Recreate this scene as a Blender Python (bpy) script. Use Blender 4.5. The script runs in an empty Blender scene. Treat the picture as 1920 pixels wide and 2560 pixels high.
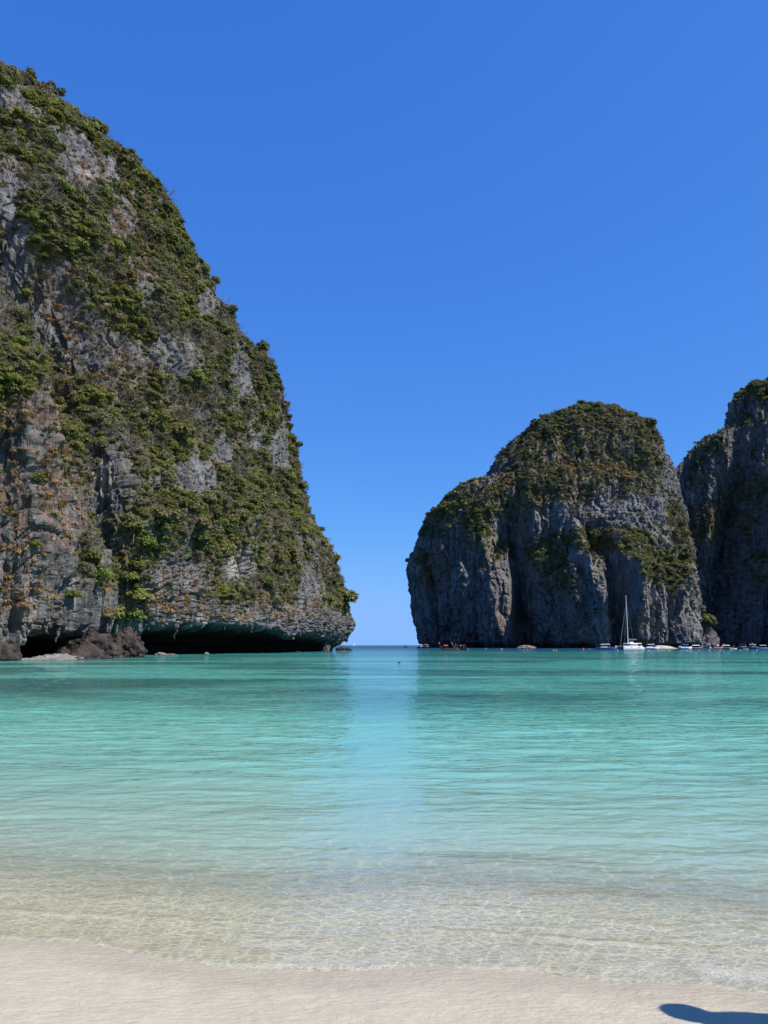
import bpy, bmesh, math, random
import numpy as np
from mathutils import Vector, Matrix, Euler

rng = np.random.default_rng(7)
random.seed(7)
SC = bpy.context.scene
COL = SC.collection
R = math.radians

# ------------------------------------------------------------------ camera
CAM_H = 1.9
FPX = 1925.0                       # focal length in pixels of a 1920 px wide frame
PITCH = math.atan((1613 - 1280) / FPX)
cam_d = bpy.data.cameras.new('camera')
cam = bpy.data.objects.new('camera', cam_d); COL.objects.link(cam)
cam.location = (0, 0, CAM_H)
cam.rotation_euler = (math.pi / 2 + PITCH, 0, 0)
cam_d.sensor_fit = 'HORIZONTAL'; cam_d.sensor_width = 36.0
cam_d.lens = 36.0 * FPX / 1920.0
cam_d.clip_start = 0.05; cam_d.clip_end = 60000
SC.camera = cam

# ------------------------------------------------------------------ sky + sun
SUN_AZ, SUN_EL = 112.0, 50.0       # degrees clockwise from the view direction, and above the horizon
w = bpy.data.worlds.new('World'); SC.world = w; w.use_nodes = True
nt = w.node_tree; nt.nodes.clear()
sky = nt.nodes.new('ShaderNodeTexSky'); sky.sky_type = 'NISHITA'; sky.sun_disc = False
sky.sun_elevation = R(SUN_EL); sky.sun_rotation = R(SUN_AZ)
sky.altitude = 0; sky.air_density = 0.6; sky.dust_density = 0.0; sky.ozone_density = 10.0
# film response of the sky: one curve per channel, the same over the whole dome
sep = nt.nodes.new('ShaderNodeSeparateColor'); com = nt.nodes.new('ShaderNodeCombineColor')
nt.links.new(sky.outputs[0], sep.inputs[0])
for ch, (gam, gain, top) in enumerate(((.88, 1.28, 2.2), (.62, 2.34, 3.5), (.34, 5.6, 5.6))):
    mn = nt.nodes.new('ShaderNodeMath'); mn.operation = 'SMOOTH_MIN'; mn.inputs[1].default_value = top; mn.inputs[2].default_value = top * .5
    pw = nt.nodes.new('ShaderNodeMath'); pw.operation = 'POWER'; pw.inputs[1].default_value = gam
    ml = nt.nodes.new('ShaderNodeMath'); ml.operation = 'MULTIPLY'; ml.inputs[1].default_value = gain
    nt.links.new(sep.outputs[ch], mn.inputs[0]); nt.links.new(mn.outputs[0], pw.inputs[0]); nt.links.new(pw.outputs[0], ml.inputs[0]); nt.links.new(ml.outputs[0], com.inputs[ch])
bg = nt.nodes.new('ShaderNodeBackground'); bg.inputs[1].default_value = 0.075
wo = nt.nodes.new('ShaderNodeOutputWorld')
nt.links.new(com.outputs[0], bg.inputs[0]); nt.links.new(bg.outputs[0], wo.inputs[0])
sd = bpy.data.lights.new('sun', 'SUN'); sd.energy = 5.0; sd.angle = R(0.53); sd.color = (1.0, 0.94, 0.85)
sun = bpy.data.objects.new('sun', sd); COL.objects.link(sun)
sdir = Vector((math.sin(R(SUN_AZ)) * math.cos(R(SUN_EL)), math.cos(R(SUN_AZ)) * math.cos(R(SUN_EL)), math.sin(R(SUN_EL))))
sun.rotation_euler = sdir.to_track_quat('Z', 'Y').to_euler(); sun.location = (30, -20, 60)
SC.view_settings.view_transform = 'Standard'; SC.view_settings.look = 'None'
SC.view_settings.exposure = 0.4; SC.view_settings.gamma = 1.0
SC.view_settings.use_curve_mapping = False
SC.render.engine = 'CYCLES'
SC.cycles.use_denoising = True
try: SC.cycles.denoiser = 'OPENIMAGEDENOISE'
except Exception: pass
SC.cycles.max_bounces = 5; SC.cycles.use_adaptive_sampling = True; SC.cycles.adaptive_threshold = 0.02; SC.cycles.diffuse_bounces = 2; SC.cycles.glossy_bounces = 2
SC.cycles.transparent_max_bounces = 10; SC.cycles.transmission_bounces = 4
SC.cycles.caustics_reflective = False; SC.cycles.caustics_refractive = False
SC.cycles.sample_clamp_indirect = 4.0

# ------------------------------------------------------------------ projection helpers
SP, CP = math.sin(PITCH), math.cos(PITCH)
def px_to_xz(px, py, Y):
    """world X and Z of what the photograph shows at (px, py) if it stands at distance Y"""
    cx = (np.asarray(px, float) - 960) / FPX; cy = (1280 - np.asarray(py, float)) / FPX
    d = CP - cy * SP
    return Y * cx / d, CAM_H + Y * (SP + cy * CP) / d
def to_px(P):
    x, y, z = P[..., 0], P[..., 1], P[..., 2] - CAM_H
    f = y * CP + z * SP; u = -y * SP + z * CP
    f = np.maximum(f, .1)
    return 960 + FPX * x / f, 1280 - FPX * u / f
def on_water(px, Y):
    cx = (px - 960) / FPX
    cy = -math.tan(PITCH + math.atan(CAM_H / Y))
    return Y * cx / (CP - cy * SP)

# ------------------------------------------------------------------ noise
_perm = np.random.default_rng(3).permutation(256).astype(np.int32)
_perm = np.concatenate([_perm, _perm, _perm])
_g = np.random.default_rng(4).normal(size=(256, 3)); _g = (_g / np.linalg.norm(_g, axis=1)[:, None]).astype(np.float32) * 1.5
def perlin(p):
    p = np.asarray(p, np.float32); sh = p.shape[:-1]; p = p.reshape(-1, 3)
    fl = np.floor(p); f = p - fl; i = fl.astype(np.int32) & 255
    u = f * f * f * (f * (f * 6 - 15) + 10)
    out = 0
    for dx in (0, 1):
        wx = u[:, 0] if dx else 1 - u[:, 0]
        hx = _perm[i[:, 0] + dx]
        for dy in (0, 1):
            wy = wx * (u[:, 1] if dy else 1 - u[:, 1])
            hy = _perm[hx + i[:, 1] + dy]
            for dz in (0, 1):
                wz = wy * (u[:, 2] if dz else 1 - u[:, 2])
                g = _g[_perm[hy + i[:, 2] + dz]]
                out = out + wz * (g[:, 0] * (f[:, 0] - dx) + g[:, 1] * (f[:, 1] - dy) + g[:, 2] * (f[:, 2] - dz))
    return out.reshape(sh)
def fbm(p, o=4, gain=.5):
    s = 0; a = 1.
    for k in range(o):
        s = s + a * perlin(p * (2.03 ** k) + 17.3 * k); a *= gain
    return s
def ridged(p, o=3, gain=.5):
    s = 0; a = 1.; t = 0
    for k in range(o):
        s = s + a * (1 - 2 * np.abs(perlin(p * (2.07 ** k) + 9.1 * k))); t += a; a *= gain
    return s / t
_wj = np.random.default_rng(5).random((256, 3)).astype(np.float32)
def worley(p):
    p = np.asarray(p, np.float32); sh = p.shape[:-1]; p = p.reshape(-1, 3)
    fl = np.floor(p); f = p - fl; i = fl.astype(np.int32)
    d1 = np.full(len(p), 9., np.float32); d2 = d1.copy(); h1 = np.zeros(len(p), np.float32)
    for dx in (-1, 0, 1):
        for dy in (-1, 0, 1):
            for dz in (-1, 0, 1):
                h = _perm[_perm[_perm[(i[:, 0] + dx) & 255] + ((i[:, 1] + dy) & 255)] + ((i[:, 2] + dz) & 255)]
                q = _wj[h] + np.array([dx, dy, dz], np.float32) - f
                d = np.einsum('ij,ij->i', q, q)
                c = d < d1
                d2 = np.where(c, d1, np.minimum(d2, d)); h1 = np.where(c, h / 255., h1); d1 = np.where(c, d, d1)
    return np.sqrt(d1).reshape(sh), np.sqrt(d2).reshape(sh), h1.reshape(sh)
def sstep(a, b, x):
    t = np.clip((x - a) / (b - a), 0, 1); return t * t * (3 - 2 * t)

# ------------------------------------------------------------------ mesh helpers
def link(o, parent=None):
    COL.objects.link(o)
    if parent is not None: o.parent = parent
    return o
def tag(o, label=None, cat=None, group=None, kind=None):
    if label: o['label'] = label
    if cat: o['category'] = cat
    if group: o['group'] = group
    if kind: o['kind'] = kind
    return o
def empty(name, loc=(0, 0, 0), rz=0):
    o = bpy.data.objects.new(name, None); o.empty_display_size = .3
    o.location = loc; o.rotation_euler = (0, 0, rz); return link(o)
def np_mesh(name, V, F, mat=None, smooth=False):
    me = bpy.data.meshes.new(name); V = np.asarray(V, np.float32); F = np.asarray(F, np.int32)
    n, k = F.shape
    me.vertices.add(len(V)); me.vertices.foreach_set('co', V.ravel())
    me.loops.add(n * k); me.loops.foreach_set('vertex_index', F.ravel())
    me.polygons.add(n); me.polygons.foreach_set('loop_start', np.arange(0, n * k, k, dtype=np.int32))
    me.polygons.foreach_set('loop_total', np.full(n, k, np.int32))
    me.polygons.foreach_set('use_smooth', np.full(n, smooth))
    me.update(calc_edges=True); me.validate()
    if mat: me.materials.append(mat)
    return me
def grid_faces(r, c, wrap=False):
    i, j = np.meshgrid(np.arange(r - 1), np.arange(c if wrap else c - 1), indexing='ij')
    j2 = (j + 1) % c
    return np.stack([i * c + j, i * c + j2, (i + 1) * c + j2, (i + 1) * c + j], -1).reshape(-1, 4)
def set_attr(me, name, arr):
    a = me.attributes.new(name, 'FLOAT', 'POINT'); a.data.foreach_set('value', np.asarray(arr, np.float32).ravel())
def grid_normals(P, wrap):
    if wrap: du = np.roll(P, -1, 1) - np.roll(P, 1, 1)
    else: du = np.gradient(P, axis=1)
    dv = np.gradient(P, axis=0)
    n = np.cross(du, dv); return n / (np.linalg.norm(n, axis=-1, keepdims=True) + 1e-9)

class MB:
    """collects simple shapes, builds them as one mesh object"""
    def __init__(s): s.v = []; s.f = []
    def add(s, v, f):
        o = len(s.v); s.v += [tuple(p) for p in v]; s.f += [tuple(i + o for i in q) for q in f]; return s
    def box(s, a, b):
        (x0, y0, z0), (x1, y1, z1) = a, b
        return s.add([(x0, y0, z0), (x1, y0, z0), (x1, y1, z0), (x0, y1, z0), (x0, y0, z1), (x1, y0, z1), (x1, y1, z1), (x0, y1, z1)],
                     [(0, 3, 2, 1), (4, 5, 6, 7), (0, 1, 5, 4), (1, 2, 6, 5), (2, 3, 7, 6), (3, 0, 4, 7)])
    def tube(s, pts, rad, n=6):
        pts = [Vector(p) for p in pts]; rad = rad if hasattr(rad, '__len__') else [rad] * len(pts)
        v = []; f = []
        for k, p in enumerate(pts):
            t = (pts[min(k + 1, len(pts) - 1)] - pts[max(k - 1, 0)]).normalized()
            a = t.orthogonal().normalized() if abs(t.z) > .98 else t.cross(Vector((0, 0, 1))).normalized()
            b = t.cross(a)
            for i in range(n):
                th = 2 * math.pi * i / n; v.append(p + (a * math.cos(th) + b * math.sin(th)) * rad[k])
        for k in range(len(pts) - 1):
            for i in range(n):
                j = (i + 1) % n; f.append((k * n + i, k * n + j, (k + 1) * n + j, (k + 1) * n + i))
        f.append(tuple(range(n - 1, -1, -1))); f.append(tuple((len(pts) - 1) * n + i for i in range(n)))
        return s.add(v, f)
    def loft(s, rings, close=True, cap=True):
        n = len(rings[0]); v = [p for r in rings for p in r]; f = []
        for k in range(len(rings) - 1):
            for i in range(n if close else n - 1):
                j = (i + 1) % n; f.append((k * n + i, k * n + j, (k + 1) * n + j, (k + 1) * n + i))
        if cap: f.append(tuple(range(n - 1, -1, -1))); f.append(tuple((len(rings) - 1) * n + i for i in range(n)))
        return s.add(v, f)
    def mesh(s, name, mat, smooth=False):
        me = bpy.data.meshes.new(name); me.from_pydata(s.v, [], s.f); me.update()
        if mat: me.materials.append(mat)
        if smooth: me.polygons.foreach_set('use_smooth', [True] * len(me.polygons))
        return me
    def build(s, name, mat, parent=None, smooth=False):
        return link(bpy.data.objects.new(name, s.mesh(name, mat, smooth)), parent)

# ------------------------------------------------------------------ materials
class NT:
    def __init__(s, name):
        s.m = bpy.data.materials.new(name); s.m.use_nodes = True; s.t = s.m.node_tree; s.t.nodes.clear()
        s.out = s.n('OutputMaterial')
    def n(s, typ, **kw):
        nd = s.t.nodes.new('ShaderNode' + typ)
        for k, v in kw.items():
            if hasattr(nd, k): setattr(nd, k, v)
            else: s.set(nd.inputs[k.replace('_', ' ')], v)
        return nd
    def set(s, sock, v):
        if isinstance(v, bpy.types.NodeSocket): s.t.links.new(v, sock)
        elif isinstance(v, bpy.types.Node): s.t.links.new(v.outputs[0], sock)
        else: sock.default_value = v
    def math(s, op, a, b=None, c=None, clamp=False):
        nd = s.n('Math', operation=op); nd.use_clamp = clamp
        for i, v in enumerate((a, b, c)):
            if v is not None: s.set(nd.inputs[i], v)
        return nd.outputs[0]
    def vmath(s, op, a, b=None):
        nd = s.n('VectorMath', operation=op)
        s.set(nd.inputs[0], a)
        if b is not None: s.set(nd.inputs[1], b)
        return nd.outputs[0]
    def noise(s, vec, scale, detail=4, rough=.55, dist=0.):
        nd = s.n('TexNoise'); s.set(nd.inputs['Vector'], vec)
        nd.inputs['Scale'].default_value = scale; nd.inputs['Detail'].default_value = detail
        nd.inputs['Roughness'].default_value = rough; nd.inputs['Distortion'].default_value = dist
        return nd.outputs['Fac']
    def ramp(s, fac, stops, interp='LINEAR'):
        nd = s.n('ValToRGB'); e = nd.color_ramp.elements; nd.color_ramp.interpolation = interp
        while len(e) < len(stops): e.new(.5)
        for k, (p, c) in enumerate(stops):
            e[k].position = p; e[k].color = (c if len(c) == 4 else (*c, 1)) if hasattr(c, '__len__') else (c, c, c, 1)
        s.set(nd.inputs[0], fac); return nd.outputs[0]
    def mix(s, fac, a, b, mode='MIX'):
        nd = s.n('MixRGB', blend_type=mode); s.set(nd.inputs[0], fac)
        for i, v in ((1, a), (2, b)): s.set(nd.inputs[i], (*v, 1) if isinstance(v, tuple) and len(v) == 3 else v)
        return nd.outputs[0]
    def attr(s, name): return s.n('Attribute', attribute_name=name).outputs['Fac']
    def bump(s, h, strength, dist, normal=None):
        nd = s.n('Bump'); s.set(nd.inputs['Height'], h); nd.inputs['Strength'].default_value = strength
        nd.inputs['Distance'].default_value = dist
        if normal is not None: s.set(nd.inputs['Normal'], normal)
        return nd.outputs[0]
    def pos(s, scale=(1, 1, 1)):
        g = s.n('NewGeometry').outputs['Position']
        return s.vmath('MULTIPLY', g, scale) if scale != (1, 1, 1) else g
    def surf(s, sh): s.set(s.out.inputs['Surface'], sh); return s.m

def paint(name, col, rough=.4, metal=0., var=.12, scale=1.5, spec=.5):
    t = NT(name); o = t.n('TexCoord').outputs['Object']
    f = t.noise(o, scale, 4)
    c = t.mix(f, tuple(x * (1 - var) for x in col), tuple(min(1, x * (1 + var)) for x in col))
    b = t.n('BsdfPrincipled', Roughness=rough, Metallic=metal); t.set(b.inputs['Base Color'], c)
    b.inputs['Specular IOR Level'].default_value = spec
    return t.surf(b.outputs[0])

def rock_material(name, lo, hi, warm, streak=.6, fine=1.0):
    t = NT(name); p = t.pos()
    ps = t.pos((1, 1, .13)); pst = t.pos((.3, .3, 1))
    n1 = t.noise(p, .045, 5, .6); n2 = t.noise(ps, .28, 5, .62); n3 = t.noise(p, 1.1 * fine, 5, .65)
    n5 = t.noise(pst, 1.3, 4, .6)
    v = t.math('ADD', t.math('MULTIPLY', n1, .55), t.math('ADD', t.math('MULTIPLY', n2, streak), t.math('MULTIPLY', n3, .42)))
    v = t.math('ADD', v, t.math('MULTIPLY', n5, .25))
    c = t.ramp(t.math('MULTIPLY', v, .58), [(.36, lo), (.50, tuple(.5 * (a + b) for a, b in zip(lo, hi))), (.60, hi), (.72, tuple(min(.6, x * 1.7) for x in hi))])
    dk = t.ramp(t.noise(t.pos((1, 1, .045)), .75, 5, .7, .3), [(.50, 0.), (.60, 1.)])
    c = t.mix(t.math('MULTIPLY', dk, .62), c, tuple(x * .9 for x in lo))
    pk = t.ramp(t.noise(t.pos((1.1, 1.1, .04)), .9, 4, .65, .2), [(.57, 0.), (.66, 1.)])
    c = t.mix(t.math('MULTIPLY', pk, .45), c, tuple(min(.5, x * 1.55) for x in hi))
    # rust and ochre seepage, fresh pale scars
    st = t.math('MULTIPLY', t.attr('warm'), t.ramp(t.noise(ps, .6, 5, .65), [(.46, 0.), (.6, 1.)]), clamp=True)
    c = t.mix(t.math('MULTIPLY', st, .8), c, warm)
    c = t.mix(t.math('MULTIPLY', t.attr('pale'), t.ramp(n2, [(.42, 0.), (.58, 1.)])), c, (.42, .37, .33))
    # soil and dead litter where plants grow
    c = t.mix(t.math('MULTIPLY', t.attr('veg'), .85), c, t.mix(n3, (.085, .080, .040), (.225, .18, .10)))
    # notch shade painted into the colour as near-black; same tone marks the waterline
    c = t.mix(t.attr('damp_shade'), c, t.mix(n3, (.010, .010, .010), (.034, .032, .030)))
    vo = t.n('TexVoronoi', feature='F1'); t.set(vo.inputs['Vector'], t.pos((1, 1, .45))); vo.inputs['Scale'].default_value = 1.3 * fine
    h = t.math('ADD', t.math('MULTIPLY', t.noise(ps, 1.6 * fine, 6, .7), 1.0), t.math('MULTIPLY', vo.outputs[0], -.35))
    h = t.math('ADD', h, t.math('MULTIPLY', t.noise(pst, 2.0 * fine, 5, .6), .6))
    nrm = t.bump(h, 1.0, .8 / fine)
    b = t.n('BsdfPrincipled', Roughness=.92); t.set(b.inputs['Base Color'], c); t.set(b.inputs['Normal'], nrm)
    b.inputs['Specular IOR Level'].default_value = .15
    return t.surf(b.outputs[0])

def leaf_material(name, stops, trans=.25):
    t = NT(name); r = t.n('ObjectInfo').outputs['Random']
    o = t.n('TexCoord').outputs['Object']
    n = t.noise(o, 2.2, 3)
    f = t.math('ADD', r, t.math('MULTIPLY', t.math('SUBTRACT', n, .5), .35), clamp=True)
    c = t.ramp(f, stops)
    d = t.n('BsdfPrincipled', Roughness=.6); t.set(d.inputs['Base Color'], c); d.inputs['Specular IOR Level'].default_value = .25
    tr = t.n('BsdfTranslucent'); t.set(tr.inputs[0], t.mix(.5, c, (.10, .13, .02)))
    mx = t.n('MixShader'); mx.inputs[0].default_value = trans
    t.set(mx.inputs[1], d.outputs[0]); t.set(mx.inputs[2], tr.outputs[0])
    return t.surf(mx.outputs[0])

M = {}
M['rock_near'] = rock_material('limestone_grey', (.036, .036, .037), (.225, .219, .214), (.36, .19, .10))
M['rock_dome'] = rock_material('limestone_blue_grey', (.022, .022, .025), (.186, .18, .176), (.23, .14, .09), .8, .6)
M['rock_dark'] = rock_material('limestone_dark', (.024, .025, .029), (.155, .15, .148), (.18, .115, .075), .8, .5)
M['boulder'] = rock_material('reef_rock_brown', (.018, .016, .016), (.088, .075, .071), (.25, .17, .12), .4, 2.2)
M['pale_rock'] = rock_material('pale_limestone', (.16, .15, .135), (.36, .34, .31), (.4, .3, .2), .4, 2.2)
M['sandy_rock'] = rock_material('sandy_limestone', (.17, .135, .10), (.36, .30, .235), (.4, .3, .2), .3, 1.5)
M['leaf'] = leaf_material('foliage_olive', [(0., (0.085, 0.108, 0.034)), (.2, (0.137, 0.157, 0.043)), (.45, (0.188, 0.196, 0.050)), (.7, (0.245, 0.234, 0.063)), (.90, (0.222, 0.188, 0.091)), (1., (0.205, 0.171, 0.114))], .38)
M['leaf_bright'] = leaf_material('foliage_bright', [(0., (0.137, 0.194, 0.036)), (.5, (0.194, 0.228, 0.046)), (1., (0.257, 0.257, 0.057))], .4)
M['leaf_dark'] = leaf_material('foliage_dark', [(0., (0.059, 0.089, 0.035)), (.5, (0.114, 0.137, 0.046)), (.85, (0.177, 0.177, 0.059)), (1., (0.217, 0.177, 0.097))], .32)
M['straw'] = leaf_material('dry_grass', [(0., (.30, .20, .085)), (.5, (.40, .25, .11)), (.8, (.44, .24, .13)), (1., (.22, .20, .07))], .2)
M['scrub'] = leaf_material('hill_scrub', [(0., (.10, .10, .045)), (.35, (.125, .115, .06)), (.7, (.155, .13, .08)), (1., (.185, .15, .095))], .2)
M['twig'] = paint('bare_twig', (.21, .18, .165), .9, spec=.1)
M['bark'] = paint('bark_grey', (.14, .115, .095), .9, var=.3, spec=.1)
# ------------------------------------------------------------------ sand and seabed
SHX = np.array([-60, -20, -8, -2.55, -1.9, -1.34, -.36, .87, 1.5, 2.12, 3.5, 8, 20, 60])
SHY = np.array([10., 7.4, 6.1, 5.50, 5.32, 5.06, 4.98, 4.92, 4.80, 4.62, 4.5, 4.8, 6.5, 11])
def shore(x):
    return np.interp(x, SHX, SHY) + .035 * np.sin(x * 3.1 + .4) + .018 * np.sin(x * 8.3) + .008 * np.sin(x * 21 + 1)
def bed(x, y):
    s = y - shore(x)
    k = 1.6 + .25 * np.sin(x * .9 + .5)
    z = np.where(s < 0, -s * .085, np.interp(s, [0, 3.5, 10, 20, 40, 100, 210, 270, 460], [0, -.16, -.5, -1.1, -1.65, -2.15, -2.9, -4.2, -11]))
    z = z - .23 * sstep(k - .45, k + 1.7, s)
    return np.maximum(z, -13)

xs = np.concatenate([-np.geomspace(9000, 3.6, 60), np.linspace(-3.55, 3.55, 300), np.geomspace(3.6, 9000, 60)])
ys = np.concatenate([-np.geomspace(300, 1, 20), np.linspace(-.9, 3.4, 20), np.linspace(3.45, 9, 330), np.geomspace(9.05, 20000, 150)])
X, Y = np.meshgrid(xs, ys)
Z = bed(X, Y)
near = (np.abs(X) < 6) & (Y < 12) & (Y > 2)
Q = np.stack([X, Y, np.zeros_like(X)], -1)
# soft ripples left by the swash and small undulations
Q2 = Q + .25 * perlin(Q * .9)[..., None]
Z += np.where(near, .010 * fbm(Q * np.array([.9, 2.0, 1]), 3) + .0016 * ridged(Q2 * np.array([7, 17, 1]), 2) + .0032 * fbm(Q * np.array([5, 11, 1]) + 3, 3) + .0011 * perlin(Q * np.array([22, 30, 1])), 0)
t = NT('coral_sand'); p = t.pos()
c1 = t.noise(p, .9, 4); c2 = t.noise(p, 140, 3, .7); c3 = t.noise(p, 24, 4, .6)
c = t.mix(c1, (.485, .424, .300), (.52, .46, .335))
c = t.mix(t.math('MULTIPLY', t.ramp(c2, [(.35, 1.), (.55, 0.)]), .28), c, (.34, .28, .20))
c = t.mix(t.math('MULTIPLY', t.ramp(c3, [(.5, 0.), (.75, 1.)]), .25), c, (.62, .54, .43))
h = t.math('ADD', t.math('MULTIPLY', t.noise(t.pos((1, 2.1, 1)), 16, 5, .65), 1.0), t.math('MULTIPLY', c2, .18))
b = t.n('BsdfPrincipled'); sepz = t.n('SeparateXYZ'); t.set(sepz.inputs[0], p)
wet = t.ramp(t.math('ADD', sepz.outputs[2], t.math('MULTIPLY', t.math('SUBTRACT', t.noise(p, 1.1, 4), .5), .035)), [(.012, 1.), (.034, 0.)])
c = t.mix(t.math('MULTIPLY', wet, .16), c, (.26, .23, .17))
t.set(b.inputs['Roughness'], t.mix(wet, t.ramp(t.noise(t.pos((1, 2, 1)), 7, 4), [(.35, .35), (.65, .7)]), (.16, .16, .16))); t.set(b.inputs['Base Color'], c); t.set(b.inputs['Normal'], t.bump(h, .75, .026))
b.inputs['Specular IOR Level'].default_value = .35
M['sand'] = t.surf(b.outputs[0])
me = np_mesh('beach_sand', np.stack([X, Y, Z], -1).reshape(-1, 3), grid_faces(len(ys), len(xs)), M['sand'], True)
sand = link(bpy.data.objects.new('beach_sand', me)); tag(sand, 'pale pinkish coral sand beach sloping into the water', kind='structure')

# ------------------------------------------------------------------ the bay
a_in = np.linspace(-1, 1, 460)
a_out = np.geomspace(1.03, 9, 40)
a = np.concatenate([-a_out[::-1], a_in, a_out])
s0 = np.concatenate([[-.06, -.03, -.012, 0], np.cumsum(np.concatenate([np.full(60, .012), np.geomspace(.013, .16, 330), np.geomspace(.18, 1200, 120)]))])
Yc = 5 + np.maximum(s0, 0)
A, S = np.meshgrid(a, s0)
X = A * (np.maximum(5 + S, 5) * .60 + 1.2)
far = S > 60
Y = np.where(far, 5 + S, shore(X) + S + (5 - shore(X)) * sstep(20, 60, S))
Q = np.stack([X, Y, np.zeros_like(X)], -1)
amp = sstep(.0, 1.6, S)
wob = .16 * perlin(Q * np.array([.25, .12, 1]))
d = .030 * fbm(Q * np.array([.5, 1.35, 1]) + .5 * wob[..., None] + 5, 3, .58) * sstep(.8, 9, S)
d += .0075 * (ridged(Q * np.array([1.9, 4.0, 1]) + wob[..., None] * 3, 2)) * amp
d += .0026 * fbm(Q * np.array([6.0, 10.0, 1]) + 9, 2) * sstep(.0, .6, S)
# a low swell step where the bed drops, and two thin swash fronts
k0 = 1.6 + .25 * np.sin(X * .9 + .5)
d += .011 * np.exp(-((S - k0 - .25 - .35 * perlin(Q * .8)) / .16) ** 2)
d += .010 * np.exp(-((S - .55 - .28 * perlin(Q * .9 + 4)) / .07) ** 2) + .006 * np.exp(-((S - 1.05 - .4 * perlin(Q * .7 + 8)) / .10) ** 2)
edge = .011 * sstep(0, .05, S) * (1 - .6 * sstep(.15, .9, S))
d = np.where(S > 300, 0, d)
Z = d * sstep(0, .35, S) + edge
bz = bed(X, Y)
Z = np.where(S <= 0.001, bz + .25 * (S - 0.0) - .004, np.maximum(Z, bz + .004))
depth = np.clip(0 - bz, 0, 20)
t = NT('sea_water'); p = t.pos()
dep = t.attr('depth'); fo = t.attr('foam'); dist = t.attr('off')
# two crossing ripple trains, fading detail; heights in metres
pr = t.pos((.55, 1.25, 1))
w1 = t.noise(pr, 1.3, 4, .55, .4); w2 = t.noise(pr, 5.2, 3, .55, .3); w3 = t.noise(t.pos((.5, 1.0, 1)), .16, 3, .5)
hgt = t.math('ADD', t.math('MULTIPLY', w1, .13), t.math('ADD', t.math('MULTIPLY', w2, .035), t.math('ADD', t.math('MULTIPLY', w3, .14), t.math('MULTIPLY', t.noise(t.pos((.35, 1.25, 1)),   .42, 3, .6, .5), .26))))
hgt = t.math('MULTIPLY', hgt, t.ramp(t.math('DIVIDE', dist, 30), [(0., .28), (.1, .5), (.5, 1.)]))
nrm = t.bump(hgt, 1.0, .75)
# colour of the water itself: clear over the shelf, turquoise over white sand, blue where deep
body = t.ramp(t.math('DIVIDE', dep, 10.0), [(0., (.46, .57, .47)), (.03, (.37, .56, .46)), (.06, (.22, .50, .41)), (.11, (.145, .44, .34)), (.20, (.095, .375, .30)), (.28, (.042, .24, .225)), (.45, (.010, .075, .15)), (.8, (.005, .04, .11)), (1., (.004, .030, .095))])
reef = t.noise(t.pos((.022, .05, 1)), 1.0, 5, .6, .6)
reef = t.math('MULTIPLY', t.ramp(reef, [(.46, 0.), (.55, 1.)]), t.ramp(t.math('DIVIDE', dist, 100), [(.12, 0.), (.26, 1.), (1., .8)]))
body = t.mix(t.math('MULTIPLY', reef, .88), body, (.03, .12, .10))
opac = t.math('SUBTRACT', 1.0, t.math('POWER', 2.718, t.math('MULTIPLY', dep, -2.3)), clamp=True)
dif = t.n('BsdfDiffuse'); t.set(dif.inputs[0], body); t.set(dif.inputs['Normal'], nrm)
# caustic light painted into the transparent colour as a net of bright lines
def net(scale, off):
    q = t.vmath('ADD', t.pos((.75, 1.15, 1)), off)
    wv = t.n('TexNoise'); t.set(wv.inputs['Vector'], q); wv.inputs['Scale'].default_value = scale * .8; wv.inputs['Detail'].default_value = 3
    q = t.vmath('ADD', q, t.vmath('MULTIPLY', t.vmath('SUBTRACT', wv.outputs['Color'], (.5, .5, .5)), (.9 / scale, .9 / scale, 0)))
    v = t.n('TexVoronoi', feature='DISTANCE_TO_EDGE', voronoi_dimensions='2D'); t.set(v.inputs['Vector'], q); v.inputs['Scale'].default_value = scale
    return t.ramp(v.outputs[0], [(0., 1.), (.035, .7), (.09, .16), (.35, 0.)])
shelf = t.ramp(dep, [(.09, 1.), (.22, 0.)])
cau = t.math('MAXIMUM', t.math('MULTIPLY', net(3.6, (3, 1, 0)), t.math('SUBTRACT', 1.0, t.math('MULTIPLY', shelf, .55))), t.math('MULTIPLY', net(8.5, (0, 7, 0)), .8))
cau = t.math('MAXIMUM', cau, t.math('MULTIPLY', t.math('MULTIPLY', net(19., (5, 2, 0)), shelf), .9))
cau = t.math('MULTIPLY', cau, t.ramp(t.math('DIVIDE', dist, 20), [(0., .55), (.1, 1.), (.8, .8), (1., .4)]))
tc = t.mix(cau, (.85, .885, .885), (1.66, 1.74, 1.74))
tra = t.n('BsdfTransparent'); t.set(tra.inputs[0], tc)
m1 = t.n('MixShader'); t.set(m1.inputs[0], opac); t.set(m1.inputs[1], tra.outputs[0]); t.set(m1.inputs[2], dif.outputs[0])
gl = t.n('BsdfGlossy'); gl.inputs['Roughness'].default_value = .03; t.set(gl.inputs['Normal'], nrm)
fr = t.n('Fresnel', IOR=1.33); t.set(fr.inputs['Normal'], nrm)
m2 = t.n('MixShader'); t.set(m2.inputs[0], t.math('MINIMUM', t.math('MULTIPLY', fr.outputs[0], .9), t.ramp(t.math('DIVIDE', dist, 500), [(0., .78), (.4, .66), (.8, .30)]))); t.set(m2.inputs[1], m1.outputs[0]); t.set(m2.inputs[2], gl.outputs[0])
fm = t.n('BsdfDiffuse'); fm.inputs[0].default_value = (.62, .60, .53, 1)
bub = t.ramp(t.noise(p, 75, 4, .7), [(.44, 0.), (.62, .8)])
bub = t.math('MAXIMUM', bub, t.math('MULTIPLY', net(34., (1, 4, 0)), .9))
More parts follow.
